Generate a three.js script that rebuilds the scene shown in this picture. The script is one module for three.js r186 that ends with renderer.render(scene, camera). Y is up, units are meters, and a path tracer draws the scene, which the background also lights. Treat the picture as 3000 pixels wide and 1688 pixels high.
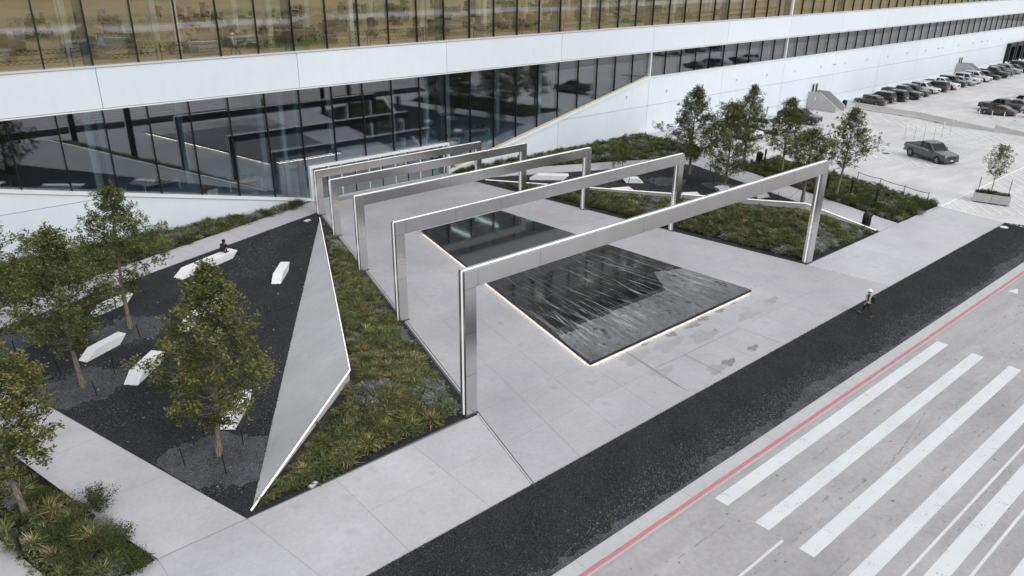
import * as THREE from 'three';
import { mergeGeometries, mergeVertices, toCreasedNormals } from 'three/addons/utils/BufferGeometryUtils.js';
import { MarchingCubes } from 'three/addons/objects/MarchingCubes.js';
import { RectAreaLightUniformsLib } from 'three/addons/lights/RectAreaLightUniformsLib.js';
import { RoundedBoxGeometry } from 'three/addons/geometries/RoundedBoxGeometry.js';

// ---------------------------------------------------------------- camera, sky, sun, exposure
const scene = new THREE.Scene();
const CAM = { f: 2242.31, pitch: 0.411311, yaw: 0.719355, roll: 0.0122994, h: 20 };   // f in photograph pixels (3000 x 1688)
const fwd = new THREE.Vector3(Math.sin(CAM.yaw) * Math.cos(CAM.pitch), -Math.sin(CAM.pitch), -Math.cos(CAM.yaw) * Math.cos(CAM.pitch));
const rgt0 = new THREE.Vector3(Math.cos(CAM.yaw), 0, Math.sin(CAM.yaw));
const up0 = new THREE.Vector3().crossVectors(rgt0, fwd);
const rgt = rgt0.clone().multiplyScalar(Math.cos(CAM.roll)).addScaledVector(up0, Math.sin(CAM.roll));
const upv = up0.clone().multiplyScalar(Math.cos(CAM.roll)).addScaledVector(rgt0, -Math.sin(CAM.roll));
const camera = new THREE.PerspectiveCamera(2 * Math.atan(844 / CAM.f) * 180 / Math.PI, 1024 / 576, 0.5, 3000);
camera.position.set(0, CAM.h, 0);
camera.up.copy(upv);
camera.lookAt(camera.position.clone().add(fwd));
scene.add(camera);

{ // overcast sky: brighter overhead, faintly cool, soft cloud structure
  const w = 256, h = 128, d = new Float32Array(w * h * 4);
  const cl = (a, b) => Math.sin(a * 3 + 1.3 * Math.sin(b * 5)) * Math.cos(b * 4 + Math.sin(a * 2)) + 0.5 * Math.sin(a * 7 + b * 9 + Math.sin(a * 4 + b * 3));
  for (let j = 0; j < h; j++) for (let i = 0; i < w; i++) {
    const el = (j + 0.5) / h * Math.PI - Math.PI / 2, az = i / w * Math.PI * 2, s = Math.max(0, Math.sin(el));
    const L = (el < 0 ? 0.5 : (0.60 + 0.56 * s)) * (1 + 0.05 * cl(az, el * 2));
    const k = (j * w + i) * 4;
    d[k] = L * 0.94; d[k + 1] = L * 0.985; d[k + 2] = L * 1.05; d[k + 3] = 1;
  }
  const t = new THREE.DataTexture(d, w, h, THREE.RGBAFormat, THREE.FloatType);
  t.mapping = THREE.EquirectangularReflectionMapping; t.magFilter = t.minFilter = THREE.LinearFilter; t.needsUpdate = true;
  scene.background = t; scene.environment = t; scene.backgroundIntensity = 1; scene.environmentIntensity = 1;
}
const sun = new THREE.DirectionalLight(0xfffaf4, 1.6);   // veiled sun behind the viewer, facing the building
sun.position.set(56, 84, 82); sun.target.position.set(42, 0, -40);
sun.castShadow = true; sun.shadow.radius = 55; sun.shadow.mapSize.set(2048, 2048);
Object.assign(sun.shadow.camera, { left: -120, right: 160, top: 120, bottom: -120, near: 1, far: 400 });
scene.add(sun, sun.target);
RectAreaLightUniformsLib.init();

const renderer = new THREE.WebGLRenderer({ antialias: true });
renderer.setSize(1024, 576);
renderer.toneMapping = THREE.LinearToneMapping; renderer.toneMappingExposure = 0.985;
renderer.shadowMap.enabled = true;

// ---------------------------------------------------------------- helpers
const V = (x, y, z) => new THREE.Vector3(x, y, z);
function RNG(a) { return () => { a |= 0; a = a + 0x6D2B79F5 | 0; let t = Math.imul(a ^ a >>> 15, 1 | a); t = t + Math.imul(t ^ t >>> 7, 61 | t) ^ t; return ((t ^ t >>> 14) >>> 0) / 4294967296; }; }
const ss = (a, b, x) => { const t = Math.min(1, Math.max(0, (x - a) / (b - a))); return t * t * (3 - 2 * t); };
const lotY = (x, z) => -1.15 * ss(74, 106, x) * ss(-26, -42, z);
function ray(px, py) { return rgt.clone().multiplyScalar((px - 1500) / CAM.f).addScaledVector(upv, -(py - 844) / CAM.f).add(fwd); }
function G(px, py, h = 0) { const d = ray(px, py), t = (h - CAM.h) / d.y; return V(d.x * t, h, d.z * t); }        // photo pixel -> point on a level
function GL(px, py, dy = 0) { let h = 0; for (let i = 0; i < 12; i++) { const p = G(px, py, h); h = lotY(p.x, p.z) + dy; } return G(px, py, h); }   // photo pixel -> point on the car park surface
const z4 = (x, y) => GL(2300 + x / 3.083, 150 + y / 3.083), z3 = (x, y) => GL(1800 + x / 2.0125, y / 2.0125), zc = (x, y) => GL(2450 + x / 4.684, 100 + y / 4.684);

const used = new Map();
function numbered(name) { const n = used.get(name) ?? 0; used.set(name, n + 1); return n ? `${name}_${String(n).padStart(3, '0')}` : name; }
function shade(o) { o.castShadow = o.receiveShadow = true; return o; }
function tag(o, label, category, group, kind) { o.userData.label = label; if (category) o.userData.category = category; if (group) o.userData.group = group; if (kind) o.userData.kind = kind; return o; }
function thing(name, label, category, pos = [0, 0, 0], turn = 0, group) {
  const o = new THREE.Group(); o.name = numbered(name); o.position.set(...pos); o.rotation.y = turn; scene.add(o); return tag(o, label, category, group);
}
function part(name, geo, mat, parent) { const m = shade(new THREE.Mesh(geo, mat)); m.name = name; parent.add(m); return m; }
function solo(name, geo, mat, label, category, group) { const m = shade(new THREE.Mesh(geo, mat)); m.name = numbered(name); scene.add(m); return tag(m, label, category, group); }
function struct(name, geo, mat, label) { const m = shade(new THREE.Mesh(geo, mat)); m.name = numbered(name); m.userData.kind = 'structure'; if (label) m.userData.label = label; scene.add(m); return m; }
function structGroup(name, label) { const o = new THREE.Group(); o.name = numbered(name); o.userData.kind = 'structure'; if (label) o.userData.label = label; scene.add(o); return o; }
function copyOf(src, name, label, pos, turn = 0, group) {
  const c = src.clone(); c.name = numbered(name); c.position.set(...pos); c.rotation.y = turn; c.userData = { ...src.userData }; scene.add(c);
  if (label) c.userData.label = label; if (group) c.userData.group = group; return c;
}

class MB {                                            // collects flat-faced shapes; uv in metres from the face's own plane
  constructor() { this.p = []; this.n = []; this.u = []; this.c = []; this.col = null; }
  tri(a, b, c) {
    const n = V().crossVectors(b.clone().sub(a), c.clone().sub(a)); if (n.lengthSq() < 1e-14) return this; n.normalize();
    for (const q of [a, b, c]) {
      this.p.push(q.x, q.y, q.z); this.n.push(n.x, n.y, n.z);
      const ax = Math.abs(n.x), ay = Math.abs(n.y), az = Math.abs(n.z);
      if (ay >= ax && ay >= az) this.u.push(q.x, q.z); else if (ax > az) this.u.push(q.z, q.y); else this.u.push(q.x, q.y);
      if (this.col) this.c.push(...this.col);
    }
    return this;
  }
  quad(a, b, c, d) { return this.tri(a, b, c).tri(a, c, d); }
  box(x0, x1, y0, y1, z0, z1) {
    const P = (x, y, z) => V(x, y, z);
    return this.quad(P(x0, y0, z1), P(x1, y0, z1), P(x1, y1, z1), P(x0, y1, z1)).quad(P(x1, y0, z0), P(x0, y0, z0), P(x0, y1, z0), P(x1, y1, z0))
      .quad(P(x0, y0, z0), P(x0, y0, z1), P(x0, y1, z1), P(x0, y1, z0)).quad(P(x1, y0, z1), P(x1, y0, z0), P(x1, y1, z0), P(x1, y1, z1))
      .quad(P(x0, y1, z1), P(x1, y1, z1), P(x1, y1, z0), P(x0, y1, z0)).quad(P(x0, y0, z0), P(x1, y0, z0), P(x1, y0, z1), P(x0, y0, z1));
  }
  hull8(b, t) {                                       // bottom and top rings of equal length (seen from above, any turn)
    const area = b.reduce((s, q, i) => { const r = b[(i + 1) % b.length]; return s + q.x * r.z - r.x * q.z; }, 0);
    if (area > 0) { b = [...b].reverse(); t = [...t].reverse(); }
    const n = b.length;
    for (let i = 0; i < n; i++) this.quad(b[i], b[(i + 1) % n], t[(i + 1) % n], t[i]);
    for (let i = 1; i < n - 1; i++) { this.tri(t[0], t[i], t[i + 1]); this.tri(b[0], b[i + 1], b[i]); }
    return this;
  }
  prism(poly, y0, y1) { return this.hull8(poly.map(q => V(q[0], y0, q[1])), poly.map(q => V(q[0], y1, q[1]))); }
  wall(poly, z0, z1) {                                // polygon in x,y standing between z0 and z1 (z1 in front)
    const shp = THREE.ShapeUtils, c = poly.map(q => new THREE.Vector2(...q)); let pts = poly;
    if (shp.isClockWise(c)) { c.reverse(); pts = [...poly].reverse(); }
    for (const [a, b, d] of shp.triangulateShape(c, [])) { const f = z => [a, b, d].map(i => V(pts[i][0], pts[i][1], z)); this.tri(...f(z1)); const k = f(z0); this.tri(k[0], k[2], k[1]); }
    for (let i = 0; i < pts.length; i++) { const a = pts[i], b = pts[(i + 1) % pts.length]; this.quad(V(a[0], a[1], z0), V(b[0], b[1], z0), V(b[0], b[1], z1), V(a[0], a[1], z1)); }
    return this;
  }
  flat(poly, yf) {                                    // polygon in x,z, facing up, at height yf (number or function)
    const shp = THREE.ShapeUtils, c = poly.map(q => new THREE.Vector2(q[0], -q[1])); let pts = poly;
    if (shp.isClockWise(c)) { c.reverse(); pts = [...poly].reverse(); }
    const y = typeof yf === 'function' ? yf : () => yf;
    for (const t of shp.triangulateShape(c, [])) this.tri(...t.map(i => V(pts[i][0], y(pts[i][0], pts[i][1]), pts[i][1])));
    return this;
  }
  bar(a, b, w, h) {                                   // square bar between two points
    const d = b.clone().sub(a).normalize(), s = V().crossVectors(d, Math.abs(d.y) > 0.95 ? V(1, 0, 0) : V(0, 1, 0)).normalize().multiplyScalar(w / 2), u = V().crossVectors(s, d).normalize().multiplyScalar((h ?? w) / 2);
    const r = q => [q.clone().sub(s).sub(u), q.clone().add(s).sub(u), q.clone().add(s).add(u), q.clone().sub(s).add(u)], A = r(a), B = r(b);
    for (let i = 0; i < 4; i++) { const j = (i + 1) % 4; this.quad(A[i], A[j], B[j], B[i]); }
    return this.quad(A[3], A[2], A[1], A[0]).quad(B[0], B[1], B[2], B[3]);
  }
  geo() {
    const g = new THREE.BufferGeometry();
    g.setAttribute('position', new THREE.Float32BufferAttribute(this.p, 3)); g.setAttribute('normal', new THREE.Float32BufferAttribute(this.n, 3)); g.setAttribute('uv', new THREE.Float32BufferAttribute(this.u, 2));
    if (this.c.length) g.setAttribute('color', new THREE.Float32BufferAttribute(this.c, 3));
    return g;
  }
}
const box = (x0, x1, y0, y1, z0, z1) => new MB().box(x0, x1, y0, y1, z0, z1).geo();
function ribbon(pts, w, y, m = new MB()) {           // painted line along points in x,z; y a number or function
  const yf = typeof y === 'function' ? y : () => y;
  for (let i = 0; i + 1 < pts.length; i++) {
    const a = pts[i], b = pts[i + 1], L = Math.hypot(b[0] - a[0], b[1] - a[1]); if (L < 1e-4) continue;
    const nx = -(b[1] - a[1]) / L * w / 2, nz = (b[0] - a[0]) / L * w / 2, n = Math.max(1, Math.ceil(L / 2));
    for (let k = 0; k < n; k++) {
      const P = (t, s) => { const x = a[0] + (b[0] - a[0]) * t + nx * s, z = a[1] + (b[1] - a[1]) * t + nz * s; return V(x, yf(x, z), z); };
      m.quad(P(k / n, 1), P((k + 1) / n, 1), P((k + 1) / n, -1), P(k / n, -1));
    }
  }
  return m;
}
function tubeGeo(pts, radii, seg = 7) {               // tapered round limb
  const P = [], N = [], U = [], I = []; let acc = 0;
  const fr = V(0.3, 0.1, 1);
  for (let i = 0; i < pts.length; i++) {
    const d = (i + 1 < pts.length ? pts[i + 1].clone().sub(pts[i]) : pts[i].clone().sub(pts[i - 1])).normalize();
    const s = V().crossVectors(d, Math.abs(d.dot(fr)) > 0.97 * fr.length() ? V(1, 0, 0) : fr).normalize(), u = V().crossVectors(s, d);
    if (i) acc += pts[i].distanceTo(pts[i - 1]);
    for (let k = 0; k <= seg; k++) {
      const a = k / seg * Math.PI * 2, n = s.clone().multiplyScalar(Math.cos(a)).addScaledVector(u, Math.sin(a));
      P.push(pts[i].x + n.x * radii[i], pts[i].y + n.y * radii[i], pts[i].z + n.z * radii[i]); N.push(n.x, n.y, n.z); U.push(k / seg * radii[0] * 6, acc);
      if (i && k) { const q = seg + 1, a0 = (i - 1) * q + k - 1, b0 = i * q + k - 1; I.push(a0, b0, a0 + 1, a0 + 1, b0, b0 + 1); }
    }
  }
  const g = new THREE.BufferGeometry(); g.setAttribute('position', new THREE.Float32BufferAttribute(P, 3)); g.setAttribute('normal', new THREE.Float32BufferAttribute(N, 3)); g.setAttribute('uv', new THREE.Float32BufferAttribute(U, 2)); g.setIndex(I);
  return g;
}
const lathe = (prof, seg = 20) => new THREE.LatheGeometry(prof.map(q => new THREE.Vector2(q[0], q[1])), seg);

// ---------------------------------------------------------------- procedural textures
function vnoise(per, seed) {                          // tileable value noise, period in cells
  const r = RNG(seed), t = new Float32Array(per * per).map(() => r());
  return (x, y) => { const xi = Math.floor(x), yi = Math.floor(y), fx = x - xi, fy = y - yi, u = fx * fx * (3 - 2 * fx), v = fy * fy * (3 - 2 * fy), m = k => ((k % per) + per) % per, g = (a, b) => t[m(b) * per + m(a)];
    return (g(xi, yi) * (1 - u) + g(xi + 1, yi) * u) * (1 - v) + (g(xi, yi + 1) * (1 - u) + g(xi + 1, yi + 1) * u) * v; };
}
function octs(n0, k, seed) { const a = []; for (let i = 0; i < k; i++) a.push([vnoise(n0 << i, seed + i * 17), n0 << i, 0.5 ** i]); const tot = a.reduce((s, q) => s + q[2], 0); return (u, v) => a.reduce((s, [f, p, w]) => s + w * f(u * p, v * p), 0) / tot; }
function tex(size, fn, srgb = true, metres = 1) {
  const d = new Uint8Array(size * size * 4);
  for (let j = 0; j < size; j++) for (let i = 0; i < size; i++) { const c = fn(i / size, j / size, i, j), k = (j * size + i) * 4; for (let q = 0; q < 3; q++) d[k + q] = Math.max(0, Math.min(255, (c.length ? c[q] : c) * 255)); d[k + 3] = 255; }
  const t = new THREE.DataTexture(d, size, size); t.wrapS = t.wrapT = THREE.RepeatWrapping; t.magFilter = THREE.LinearFilter; t.minFilter = THREE.LinearMipmapLinearFilter; t.generateMipmaps = true;
  if (srgb) t.colorSpace = THREE.SRGBColorSpace; t.repeat.set(1 / metres, 1 / metres); t.needsUpdate = true; return t;
}
const again = (t, metres) => { const c = t.clone(); c.repeat.set(1 / metres, 1 / metres); c.needsUpdate = true; return c; };
const bigN = octs(4, 5, 11), midN = octs(16, 4, 23), fineN = octs(128, 2, 37), strN = octs(8, 4, 51);
const rs = RNG(5);
const concreteT = tex(1024, (u, v) => { const b = bigN(u, v), m = midN(u, v), f = fineN(u, v); let k = 0.86 + (b - 0.5) * 0.13 + (m - 0.5) * 0.05 + (f - 0.5) * 0.05; if (m > 0.7) k -= (m - 0.7) * 0.4; return [k, k * 0.995, k * 1.0]; }, true, 14);
const roadT = tex(1024, (u, v) => { const b = bigN(v, u), s = strN(u * 1, v * 4 % 1), f = fineN(u, v); let k = 0.84 + (b - 0.5) * 0.16 + (s - 0.5) * 0.10 + (f - 0.5) * 0.07; return [k, k * 0.994, k * 0.992]; }, true, 17);
const gravelT = tex(1024, (u, v, i, j) => { const f = fineN(u, v), b = bigN(u, v); const s = rs(); let k = 0.52 + (f - 0.5) * 0.75 + (b - 0.5) * 0.35 + (s - 0.5) * 0.28; return [k * 0.98, k, k * 1.03]; }, true, 4.5);
const gravelB = tex(512, (u, v) => { const k = 0.5 + (fineN(u, v) - 0.5) * 1.2 + (rs() - 0.5) * 0.4; return k; }, false, 2.2);
const soilT = tex(512, (u, v) => { const k = 0.55 + (fineN(u, v) - 0.5) * 0.7 + (midN(u, v) - 0.5) * 0.4; return [k, k * 0.95, k * 0.88]; }, true, 3);
const barkT = tex(256, (u, v) => { const k = 0.7 + (strN(u * 3 % 1, v * 0.5) - 0.5) * 0.7 + (fineN(u, v) - 0.5) * 0.35; return [k, k * 0.97, k * 0.92]; }, true, 0.9);
const sandT = tex(1024, (u, v) => { const b = bigN(u, v), m = midN(u, v), s = strN(u, v); let k = 0.8 + (b - 0.5) * 0.5 + (m - 0.5) * 0.25; const g = b > 0.56 && m > 0.42 ? Math.min(1, (b - 0.56) * 9) : 0; return [k * (1 - 0.45 * g), k * (0.93 - 0.24 * g), k * (0.76 - 0.36 * g)]; }, true, 120);
const steelT = tex(512, (u, v) => { const k = 0.9 + (bigN(u, v) - 0.5) * 0.08 + (rs() - 0.5) * 0.03; return k; }, true, 2.4);
const panelT = tex(512, (u, v) => { const k = 0.985 + (bigN(u, v) - 0.5) * 0.03 + (strN(u * 4 % 1, v * 0.5) - 0.5) * 0.02; return [k, k, k]; }, true, 11);
const paintT = tex(512, (u, v) => { const w = midN(u, v), f = fineN(u, v); let k = 0.93 + (bigN(u, v) - 0.5) * 0.08; if (f * 0.55 + w * 0.45 > 0.7) k -= 0.16; return [k, k, k]; }, true, 6);

const M = {};
const std = (name, o) => { const m = new THREE.MeshStandardMaterial(o); m.name = name; M[name] = m; return m; };
const phy = (name, o) => { const m = new THREE.MeshPhysicalMaterial(o); m.name = name; M[name] = m; return m; };
const rgb = (r, g, b) => new THREE.Color().setRGB(r, g, b);
std('concrete', { color: rgb(0.61, 0.60, 0.615), map: concreteT, roughness: 0.85, vertexColors: true, bumpMap: again(gravelB, 1.3), bumpScale: 0.0015 });
std('concretePlain', { color: rgb(0.60, 0.59, 0.60), map: concreteT, roughness: 0.85 });
std('castConcrete', { color: rgb(0.66, 0.655, 0.65), map: again(concreteT, 6), roughness: 0.8 });
std('barrierConcrete', { color: rgb(0.84, 0.82, 0.77), map: again(concreteT, 6), roughness: 0.85 });
std('road', { color: rgb(0.55, 0.53, 0.535), map: roadT, roughness: 0.9, bumpMap: again(gravelB, 0.9), bumpScale: 0.002 });
std('lot', { color: rgb(0.85, 0.84, 0.835), map: again(roadT, 23), roughness: 0.9 });
std('gravel', { color: rgb(0.085, 0.087, 0.093), map: gravelT, roughness: 0.95, bumpMap: gravelB, bumpScale: 0.03 });
std('greyGravel', { color: rgb(0.36, 0.37, 0.385), map: again(gravelT, 3.1), roughness: 0.95, bumpMap: again(gravelB, 1.7), bumpScale: 0.025 });
std('stone', { color: rgb(1, 1, 1), roughness: 0.95 });
std('soil', { color: rgb(0.07, 0.06, 0.05), map: soilT, roughness: 1 });
std('sand', { color: rgb(0.62, 0.54, 0.40), map: sandT, roughness: 1 });
std('jointBed', { color: rgb(0.24, 0.235, 0.23), roughness: 1 });
std('whitePanel', { color: rgb(0.80, 0.86, 0.92), roughness: 0.45 });
std('whiteTrim', { color: rgb(0.82, 0.83, 0.84), roughness: 0.4 });
std('seam', { color: rgb(0.16, 0.12, 0.11), roughness: 0.9 });
std('whitePaint', { color: rgb(0.76, 0.77, 0.78), map: paintT, roughness: 0.7 });
std('lotPaint', { color: rgb(0.95, 0.95, 0.95), map: again(paintT, 9), roughness: 0.7 });
std('redPaint', { color: rgb(0.60, 0.22, 0.25), map: again(paintT, 3), roughness: 0.7 });
std('yellowPaint', { color: rgb(0.62, 0.48, 0.16), map: again(paintT, 3), roughness: 0.7 });
std('steel', { color: rgb(0.88, 0.87, 0.86), metalness: 1, roughness: 0.24, map: steelT });
std('backCladding', { color: rgb(0.06, 0.062, 0.066), metalness: 0.5, roughness: 0.35 });
std('core', { color: rgb(0.05, 0.05, 0.052), metalness: 0.4, roughness: 0.5 });
std('led', { color: rgb(0.8, 0.8, 0.8), emissive: rgb(1, 0.985, 0.96), emissiveIntensity: 0.4, roughness: 0.5 });
std('ledBright', { color: rgb(0.8, 0.8, 0.8), emissive: rgb(1, 0.96, 0.9), emissiveIntensity: 0.65, roughness: 0.5 });
std('blackMetal', { color: rgb(0.018, 0.019, 0.021), metalness: 0.2, roughness: 0.45 });
std('mullion', { color: rgb(0.012, 0.014, 0.016), metalness: 0.3, roughness: 0.4 });
std('darkColumn', { color: rgb(0.05, 0.055, 0.065), roughness: 0.5 });
std('benchWhite', { color: rgb(0.85, 0.85, 0.85), map: panelT, roughness: 0.6 });
std('lowerColumn', { color: rgb(0.34, 0.34, 0.33), roughness: 0.6 });
std('whiteColumn', { color: rgb(0.6, 0.56, 0.48), roughness: 0.6 });
std('darkFloor', { color: rgb(0.30, 0.37, 0.42), roughness: 0.35 });
std('tanFloor', { color: rgb(0.44, 0.345, 0.165), map: again(concreteT, 30), roughness: 0.5 });
std('ceiling', { color: rgb(0.32, 0.32, 0.32), roughness: 0.9 });
std('interiorWall', { color: rgb(0.30, 0.28, 0.25), roughness: 0.9 });
phy('glassLower', { color: rgb(0.80, 0.89, 0.95), transmission: 1, thickness: 0, roughness: 0.0, ior: 2.33 });
phy('glass', { color: rgb(0.93, 0.93, 0.92), transmission: 1, thickness: 0, roughness: 0.0, ior: 2.33 });
std('bark', { color: rgb(0.46, 0.43, 0.35), map: barkT, roughness: 0.95, bumpMap: again(barkT, 0.5), bumpScale: 0.01 });
phy('leaf', { color: rgb(1, 1, 1), vertexColors: true, roughness: 0.95, transmission: 0.3, thickness: 0, side: THREE.DoubleSide, ior: 1.3, specularIntensity: 0.3 });
phy('grass', { color: rgb(1, 1, 1), vertexColors: true, roughness: 0.95, transmission: 0.25, thickness: 0, side: THREE.DoubleSide, ior: 1.3, specularIntensity: 0.3 });

// ================================================================ the setting: ground, road, car park, paving
const ZW = -60;                                        // the building's face
{ // one ground sheet out to the horizon, dipping under the car park
  const xs = [-900, -300, -120, -60, -20], zs = [-900, -300, -140, -61]; for (let x = 0; x <= 130; x += 5) xs.push(x); xs.push(180, 260, 500, 900); for (let z = -60; z <= 10; z += 5) zs.push(z); zs.push(60, 160, 400, 900);
  const m = new MB(), y = (x, z) => lotY(x, z) - 0.22, P = (x, z) => V(x, y(x, z), z);
  for (let i = 0; i + 1 < xs.length; i++) for (let j = 0; j + 1 < zs.length; j++) m.quad(P(xs[i], zs[j]), P(xs[i], zs[j + 1]), P(xs[i + 1], zs[j + 1]), P(xs[i + 1], zs[j]));
  struct('ground', m.geo(), M.sand, 'sandy ground under and around the whole site');
}
struct('road', new MB().flat([[-150, -13.7], [-150, 7], [420, 7], [420, -13.7]], -0.1).geo(), M.road, 'pale concrete road crossed by wide white bars');
{ // car park, gently dipping towards the loading docks
  const m = new MB(), P = (x, z) => V(x, lotY(x, z) - 0.05, z), xs = [], zs = []; for (let x = 62; x <= 122; x += 2) xs.push(x); xs.push(140, 170, 210, 260, 330); for (let z = -60; z <= -14; z += 2) zs.push(z); zs.push(-13.7);
  for (let i = 0; i + 1 < xs.length; i++) for (let j = 0; j + 1 < zs.length; j++) m.quad(P(xs[i], zs[j]), P(xs[i], zs[j + 1]), P(xs[i + 1], zs[j + 1]), P(xs[i + 1], zs[j]));
  struct('car_park', m.geo(), M.lot, 'pale concrete car park with white painted bays');
}
const carPark = scene.children[scene.children.length - 1], road = scene.children[scene.children.length - 2];
struct('paving_bed', new MB().flat([[-60, -60.2], [-60, -14], [66, -14], [66, -60.2]], -0.075).geo(), M.jointBed, 'dark bedding under the paving joints');

const rp = RNG(71);
const slabTint = (k = 1, sp = 0.035) => { const t = k * (1 + (rp() - 0.5) * 2 * sp), c = (rp() - 0.5) * 0.012; return [t * (1 + c), t, t * (1 - c)]; };
function slab(parent, poly, tint, gap = 0.008, name = 'paving_slab') {   // shrink the outline a little so that joints stay open
  const c = poly.reduce((s, q) => [s[0] + q[0] / poly.length, s[1] + q[1] / poly.length], [0, 0]);
  const sh = poly.map(q => { const d = Math.hypot(q[0] - c[0], q[1] - c[1]); return [q[0] + (c[0] - q[0]) / d * gap, q[1] + (c[1] - q[1]) / d * gap]; });
  const m = new MB(); m.col = tint; m.prism(sh, -0.07, 0); return part(name, m.geo(), M.concrete, parent);
}
// fan of joints across the plaza
const fanX = []; for (let i = 0; i <= 12; i++) fanX.push(19.3 + i * (49.1 - 19.3) / 12);
const fanS = x => (x < 34.15 ? 0.0188 : 0.0105) * (x - 34.15);
const fan = (x, z) => x + fanS(x) * (z + 24.35);
const plaza = structGroup('plaza', 'fan of large grey concrete slabs between the steel portals');
{
  const zs = [-18.72, -21.6, -24.35]; for (let z = -27.6; z > -57; z -= 3.25) zs.push(z); zs.push(-59.96);
  for (let j = 0; j + 1 < zs.length; j++) for (let i = 0; i < 12; i++) {
    const a = fanX[i], b = fanX[i + 1], z0 = zs[j], z1 = zs[j + 1];
    slab(plaza, [[fan(a, z0), z0], [fan(b, z0), z0], [fan(b, z1), z1], [fan(a, z1), z1]], slabTint(0.94, 0.018), j < 3 ? 0.008 : 0.006);
  }
  const m = ribbon([[fan(19.3, -18.74) - 0.09, -18.74], [fan(19.3, -59.9) - 0.09, -59.9]], 0.08, 0.004).geo();
  part('edge_strip', m, M.castConcrete, plaza);
}
const pavement = structGroup('pavement', 'wide pale concrete pavement along the black gravel strip');
{
  const L = [-34, -28, -22, -16, -10, -5, 0, 4.5, 7.8, 11.6, 15.4], zr = [-18.72, -21.58, -24.2];
  for (let i = 0; i + 1 < L.length; i++) {
    const a = L[i], b = L[i + 1], ka = a === 7.8 ? 0.9 : 0, kb = b === 7.8 ? 0.9 : 0;
    if (a < 11) slab(pavement, [[a + ka, zr[0]], [b + kb, zr[0]], [b, zr[2]], [a, zr[2]]], slabTint(1.08, 0.02));
    else for (let j = 0; j < 2; j++) slab(pavement, [[a, zr[j]], [b, zr[j]], [b, zr[j + 1]], [a, zr[j + 1]]], slabTint(1.08, 0.02));
  }
  const e = z => fan(19.3, z) - 0.15;
  for (let j = 0; j < 2; j++) slab(pavement, [[15.4, zr[j]], [e(zr[j]), zr[j]], [e(zr[j + 1]), zr[j + 1]], [15.4, zr[j + 1]]], slabTint(1.08, 0.02));
  const r = z => fan(49.1, z);
  const R = [[50.3, 55.4], [55.4, 60.45], [60.45, 65.8], [65.8, 70.9]];
  slab(pavement, [[r(-18.72), -18.72], [55.4, -18.72], [55.4, -24.3], [r(-24.3), -24.3]], slabTint(1.12, 0.01));
  for (const [a, b] of R.slice(1)) slab(pavement, [[a, -18.72], [b, -18.72], [b + (b > 70 ? 0.4 : 0), -24.3], [a, -24.3]], slabTint(1.12, 0.015));
}
const paths = structGroup('garden_path', 'pale concrete garden paths round the black gravel beds');
{
  const cut = (A, B, C, D, n, k) => { const P = (a, b, t) => [a[0] + (b[0] - a[0]) * t, a[1] + (b[1] - a[1]) * t]; for (let i = 0; i < n; i++) slab(paths, [P(A, B, i / n), P(A, B, (i + 1) / n), P(D, C, (i + 1) / n), P(D, C, i / n)], slabTint(k, 0.02)); };
  cut([28.4, -57], [1.05, -48.0], [-1.75, -49.9], [29.1, -59.9], 7, 1.08);          // along the left wall bed
  cut([1.05, -48.0], [-30, -37.9], [-30, -40.7], [-1.75, -49.9], 6, 1.08);
  cut([7.8, -24.25], [1.05, -47.9], [-2.2, -46.9], [4.5, -24.25], 5, 1.12);         // left path down to the pavement
  cut([43.6, -59.9], [52.3, -56.6], [49.1, -55.2], [44.1, -57.3], 2, 1.08);         // right paths
  cut([52.3, -56.6], [60.1, -53.1], [58.1, -51], [49.1, -55.2], 2, 1.08);
  cut([60.1, -53.1], [69.9, -48.7], [66.2, -47.3], [58.1, -51], 2, 1.08);
  cut([66.2, -47.3], [60.45, -24.35], [63.6, -24.35], [69.9, -48.7], 6, 1.12);
  slab(paths, [[1.24, -25.95], [0.3, -29.4], [-8, -31], [-8, -24.3], [0.9, -24.3]], slabTint(1.04, 0.01));
}
// gravel
const gravelPolys = {
  strip: [[-40, -18.7], [-40, -14.5], [72.2, -14.5], [70.95, -18.7]],
  left: [[7.8, -24.3], [19.1, -24.4], [28.2, -57.05], [1.15, -48]],
  right: [[49.2, -24.4], [60.35, -24.4], [62.5, -32.4], [64.6, -39.6], [66.1, -47.2], [58.1, -50.9], [49.1, -55.1], [44.3, -57.2]],
};
const gravelLabel = { strip: 'long black gravel strip between the pavement and the kerb', left: 'black gravel bed with white benches under the oaks beside the concrete wedge', right: 'black gravel bed with benches behind the lit planting on the car park side' };
for (const k in gravelPolys) struct('gravel_bed', new MB().flat(gravelPolys[k], -0.035).geo(), M.gravel, gravelLabel[k]);
const inPoly = (P, x, z) => { let r = false; for (let i = 0, j = P.length - 1; i < P.length; j = i++) if ((P[i][1] > z) !== (P[j][1] > z) && x < (P[j][0] - P[i][0]) * (z - P[i][1]) / (P[j][1] - P[i][1]) + P[i][0]) r = !r; return r; };
const blotN = octs(8, 4, 777);
const discs = [[243, 1133, 2.3], [640, 1345, 2.6], [381, 965, 2.2], [8, 1012, 1.8], [1955, 530, 2.0], [2110, 545, 1.7]].map(([x, y, r]) => { const p = G(x, y); return [p.x, p.z, r]; });
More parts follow.
